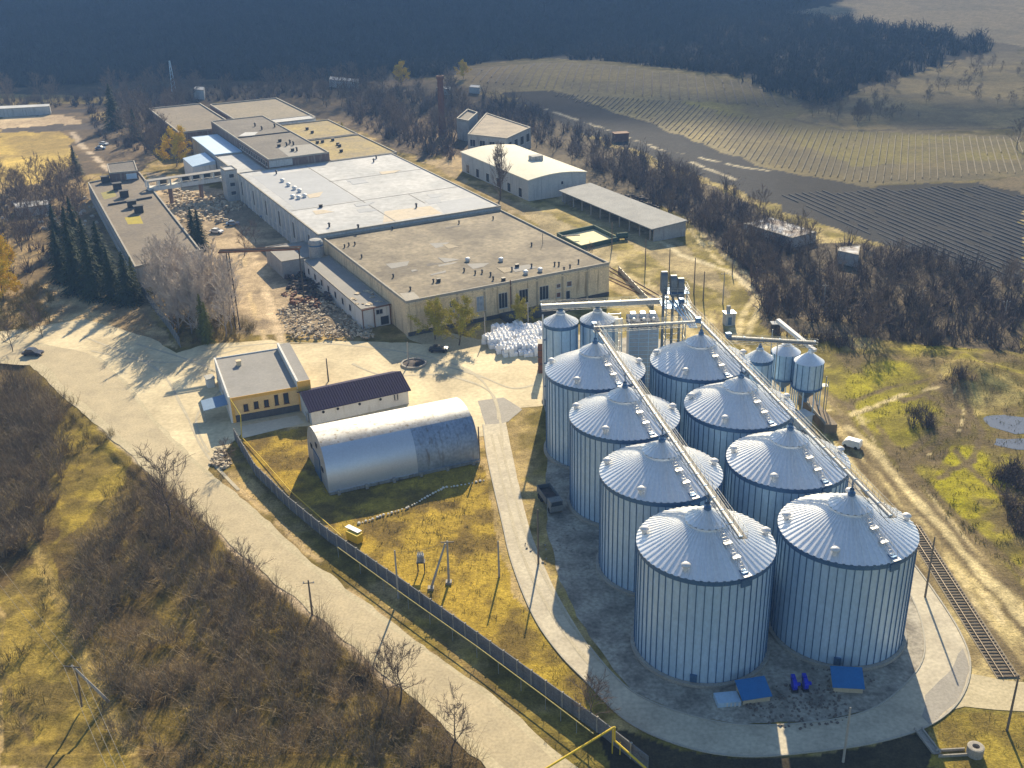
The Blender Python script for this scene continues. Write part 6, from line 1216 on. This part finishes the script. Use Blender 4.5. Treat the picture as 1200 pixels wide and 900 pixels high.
def thicket(name, label, polys, dens, H, wd, nt_, m_, cat='thicket', holes=None, thr=0., hs=(.6, 1.25), sp=1.):
    protos = [bush_arr(nt_, H, sp, wd, 200+i) for i in range(5)]; Vs, Ts = [], []; off = 0
    for P in polys:
        W = wp(P); xs = [v.x for v in W]; ys = [v.y for v in W]; A = (max(xs)-min(xs))*(max(ys)-min(ys)); n = int(A*dens)
        x = rng.uniform(min(xs), max(xs), n); y = rng.uniform(min(ys), max(ys), n); ok = inpoly(x, y, W)&(fbm(x, y, 11, 3, 91) > thr); 
        for hP in (holes or []): ok &= ~inpoly(x, y, wp(hP))
        x, y = x[ok], y[ok]; z = tz(x, y)-.3
        for q in range(len(x)):
            V, T_ = protos[rng.integers(5)]; s = rng.uniform(*hs); a = rng.random()*6.28; c, s_ = math.cos(a)*s, math.sin(a)*s
            Vs.append(np.stack([V[:, 0]*c-V[:, 1]*s_+x[q], V[:, 0]*s_+V[:, 1]*c+y[q], V[:, 2]*s+z[q]], 1)); Ts.append(T_+off); off += len(V)
    o = npmesh(name, np.concatenate(Vs), np.concatenate(Ts), m_); tag(o, label, cat, kind='stuff'); return o
thicket('thicket', 'dense brown leafless thicket filling the lower left corner', [[(75, 700), (95, 640), (150, 590), (190, 560), (230, 602), (300, 665), (400, 750), (500, 835), (570, 902), (150, 902), (95, 800)]], .34, 3.6, .028, 34, twig_d, thr=.26)
thicket('thicket', 'dense dark thicket at the left edge below the road', [[(-60, 430), (30, 445), (70, 470), (80, 540), (60, 610), (30, 660), (-60, 690)]], .4, 4.2, .032, 36, twig_d, thr=.25)
thicket('scrub', 'olive-tinged low scrub between the thickets and the road', [[(60, 450), (120, 495), (190, 560), (150, 600), (90, 640), (70, 600), (80, 520)], [(0, 660), (60, 650), (90, 760), (150, 902), (0, 902)], [(260, 650), (400, 755), (500, 840), (560, 902), (380, 902), (300, 780)]], .13, 2.0, .035, 24, twig_o, thr=.42)
thicket('thicket', 'broad dark leafless thicket belt between the silos and the ploughed field', [[(690, 190), (790, 215), (880, 245), (960, 285), (1080, 300), (1260, 345), (1260, 425), (1130, 408), (1010, 395), (905, 375), (880, 325), (835, 280), (800, 258), (700, 205)]], .085, 5.2, .10, 22, twig_p, thr=.28)
thicket('thicket', 'leafless brush between the warehouse and the dark field', [[(540, 112), (600, 118), (700, 160), (860, 225), (880, 250), (700, 200), (620, 160), (540, 140)], [(420, 108), (540, 118), (530, 190), (470, 172), (400, 135)]], .035, 6.0, .13, 20, twig_p, thr=.2)
thicket('thicket', 'dark bramble clump at the right edge beside the puddle', [[(1165, 560), (1200, 540), (1250, 540), (1250, 640), (1190, 625)], [(1060, 480), (1090, 480), (1095, 500), (1070, 510)], [(905, 392), (960, 390), (1000, 398), (1000, 410), (950, 402)], [(1100, 440), (1130, 438), (1140, 446), (1110, 452)]], .6, 2.4, .05, 30, twig_p, thr=.1)
thicket('scrub', 'bushy undergrowth around the spruces and birches', [[(20, 345), (60, 330), (60, 380), (30, 378)], [(200, 370), (275, 372), (280, 400), (215, 404)], [(270, 375), (300, 380), (298, 392), (275, 392)], [(0, 340), (40, 350), (50, 390), (0, 385)]], .35, 2.2, .05, 24, twig_o, thr=.3)
thicket('dry_grass', 'tufts of dry yellow grass on the lawn around the hangar and along the fence', [[(300, 530), (352, 500), (565, 545), (600, 690), (680, 800), (700, 850), (560, 750), (390, 625)], [(255, 545), (300, 575), (560, 785), (690, 890), (660, 895), (560, 800), (350, 640)], [(1100, 835), (1250, 838), (1250, 902), (1090, 902)]], 1.1, .45, .035, 9, dry_grass, 'grass', thr=.3, sp=.6)
thicket('dry_grass', 'tufts of olive grass and weeds on the rough green ground right of the silos', [[(985, 415), (1200, 410), (1260, 420), (1260, 720), (1120, 620), (1000, 500)]], .55, .6, .045, 9, mat('olive_blades', (.26, .22, .04), (.16, .13, .03), scale=.15, amt=.3, world=True), 'grass', thr=.42, sp=.8)
thicket('undergrowth', 'grey-brown undergrowth in the park and hedge at the far left', [[(0, 222), (95, 207), (105, 290), (60, 320), (0, 330)], [(100, 125), (220, 118), (215, 190), (140, 175), (100, 150)], [(0, 120), (200, 104), (430, 95), (430, 112), (250, 120), (0, 128)]], .03, 4.0, .12, 20, twig_p, thr=.25)
thicket('far_wood', 'dark leafless wood covering the far hillside', [[(-300, -15), (-300, 104), (0, 104), (200, 92), (440, 94), (530, 86), (560, 74), (640, 67), (760, 77), (870, 90), (930, 118), (960, 122), (1030, 98), (1150, 62), (1165, 52), (1110, 38), (1000, 28), (920, 15), (1000, -15)]], .017, 8, .38, 20, wood_far, 'wood', thr=-.1, hs=(.6, 1.2), sp=6)
# vineyards: rows of dark canes
def rows(name, label, P, pq, gap, h_, w_, m_, wob=0, brk=.1):
    W = wp(P); a_, b_ = at(*pq[0]), at(*pq[1]); d = Vector((b_.x-a_.x, b_.y-a_.y)).normalized(); n_ = Vector((-d.y, d.x)); us = [Vector(v[:2]).dot(d) for v in W]; vs_ = [Vector(v[:2]).dot(n_) for v in W]; V = []; T_ = []
    for v in np.arange(min(vs_), max(vs_), gap):
        u = np.arange(min(us), max(us), 5.0); px_ = u*d.x+v*n_.x+wob*np.sin(u/60); py_ = u*d.y+v*n_.y; ok = inpoly(px_, py_, W); z = tz(px_, py_)
        for i in range(len(u)-1):
            if ok[i] and ok[i+1] and random.random() > brk:
                n0 = len(V); hh_ = h_*random.uniform(.7, 1.2)
                for j in (i, i+1):
                    for s in (-1, 1): V.append((px_[j]+n_.x*s*w_/2, py_[j]+n_.y*s*w_/2, z[j]-.1))
                    for s in (-1, 1): V.append((px_[j]+n_.x*s*w_/4, py_[j]+n_.y*s*w_/4, z[j]+hh_))
                T_ += [(n0, n0+4, n0+6, n0+2), (n0+5, n0+1, n0+3, n0+7), (n0+2, n0+6, n0+7, n0+3)]
    o = npmesh(name, np.array(V), np.array(T_), m_); tag(o, label, 'vineyard', kind='stuff')
vine = mat('vine_canes', (.12, .095, .065), (.08, .065, .05), scale=.1, amt=.3, world=True); vine2 = mat('vine_posts_pale', (.17, .145, .09), (.12, .10, .065), scale=.1, amt=.3, world=True)
rows('vineyard_rows', 'long dark rows of the vineyard on the rise behind the warehouse', [(545, 96), (570, 80), (640, 74), (760, 83), (880, 96), (930, 118), (920, 128), (800, 118), (700, 108), (620, 104)], ((578, 104), (593, 82)), 4.6, .6, .7, vine, brk=.03)
rows('vineyard_rows', 'fine rows of the vineyard across the field at the right', [(620, 106), (800, 118), (960, 152), (1200, 162), (1200, 203), (1010, 217), (900, 196), (740, 136)], ((1100, 202), (1098, 168)), 2.6, .45, .35, vine2, brk=.03)
rows('vineyard_rows', 'dark netted vine rows of the field at the right edge', [(900, 226), (1010, 222), (1140, 216), (1260, 245), (1260, 345), (1080, 295), (980, 262)], ((960, 232), (1150, 312)), 2.6, .28, .45, mat('vine_dark', (.06, .07, .09), (.045, .053, .07), scale=.1, world=True), brk=.05)
# cloud added out of view, high above the far hills, to shade the wood
def shade_cloud(label, cx, cy, cz, rx, ry, rz_, seed):
    bm_ = bmesh.new(); bmesh.ops.create_icosphere(bm_, subdivisions=5, radius=1)
    for v in bm_.verts:
        k = float(fbm(v.co.x*3+v.co.z*2, v.co.y*3-v.co.z, 1., 4, seed)); f = .62+.75*k; v.co = Vector((v.co.x*rx*f+cx, v.co.y*ry*f+cy, (v.co.z if v.co.z > 0 else v.co.z*.4)*rz_*f+cz))
    me = bpy.data.meshes.new('shade_cloud'); bm_.to_mesh(me); bm_.free(); me.materials.append(mat('shade_cloud_white', (.85, .85, .86), rough=1, scale=.01, amt=.03)); o = bpy.data.objects.new('shade_cloud', me); COL.objects.link(o); me.polygons.foreach_set('use_smooth', [True]*len(me.polygons)); tag(o, kind='structure'); return o
shade_cloud('', -230, 2090, 560, 700, 420, 90, 3)
vc = shade_cloud('', 700, 2620, 900, 980, 560, 60, 8)  # half-transparent veil, added out of view to dim the far fields
vm_ = bpy.data.materials.new('shade_veil'); vm_.use_nodes = True; N = vm_.node_tree.nodes; L = vm_.node_tree.links; N.clear()
tb = N.new('ShaderNodeBsdfTransparent'); db = N.new('ShaderNodeBsdfDiffuse'); db.inputs[0].default_value = (.9, .9, .9, 1); mxs = N.new('ShaderNodeMixShader'); mxs.inputs[0].default_value = .30; oo = N.new('ShaderNodeOutputMaterial')
L.new(tb.outputs[0], mxs.inputs[1]); L.new(db.outputs[0], mxs.inputs[2]); L.new(mxs.outputs[0], oo.inputs[0]); vc.data.materials.clear(); vc.data.materials.append(vm_)
# haze
hz = MB(); hz.box((0, 1700, 68), (8400, 3760, 141)); 
o = hz.build('haze', mat('haze_tmp', (1, 1, 1))); hm = bpy.data.materials.new('haze'); hm.use_nodes = True; N = hm.node_tree.nodes; N.clear(); vo = N.new('ShaderNodeVolumePrincipled'); vo.inputs['Color'].default_value = (.26, .50, 1, 1); vo.inputs['Density'].default_value = .00022; vo.inputs['Anisotropy'].default_value = .1
oo = N.new('ShaderNodeOutputMaterial'); hm.node_tree.links.new(vo.outputs[0], oo.inputs['Volume']); o.data.materials.clear(); o.data.materials.append(hm); tag(o, 'thin blue haze filling the air over the valley', 'haze', kind='stuff')
for t in bpy.data.objects:
    if 'h' in t.keys(): del t['h']
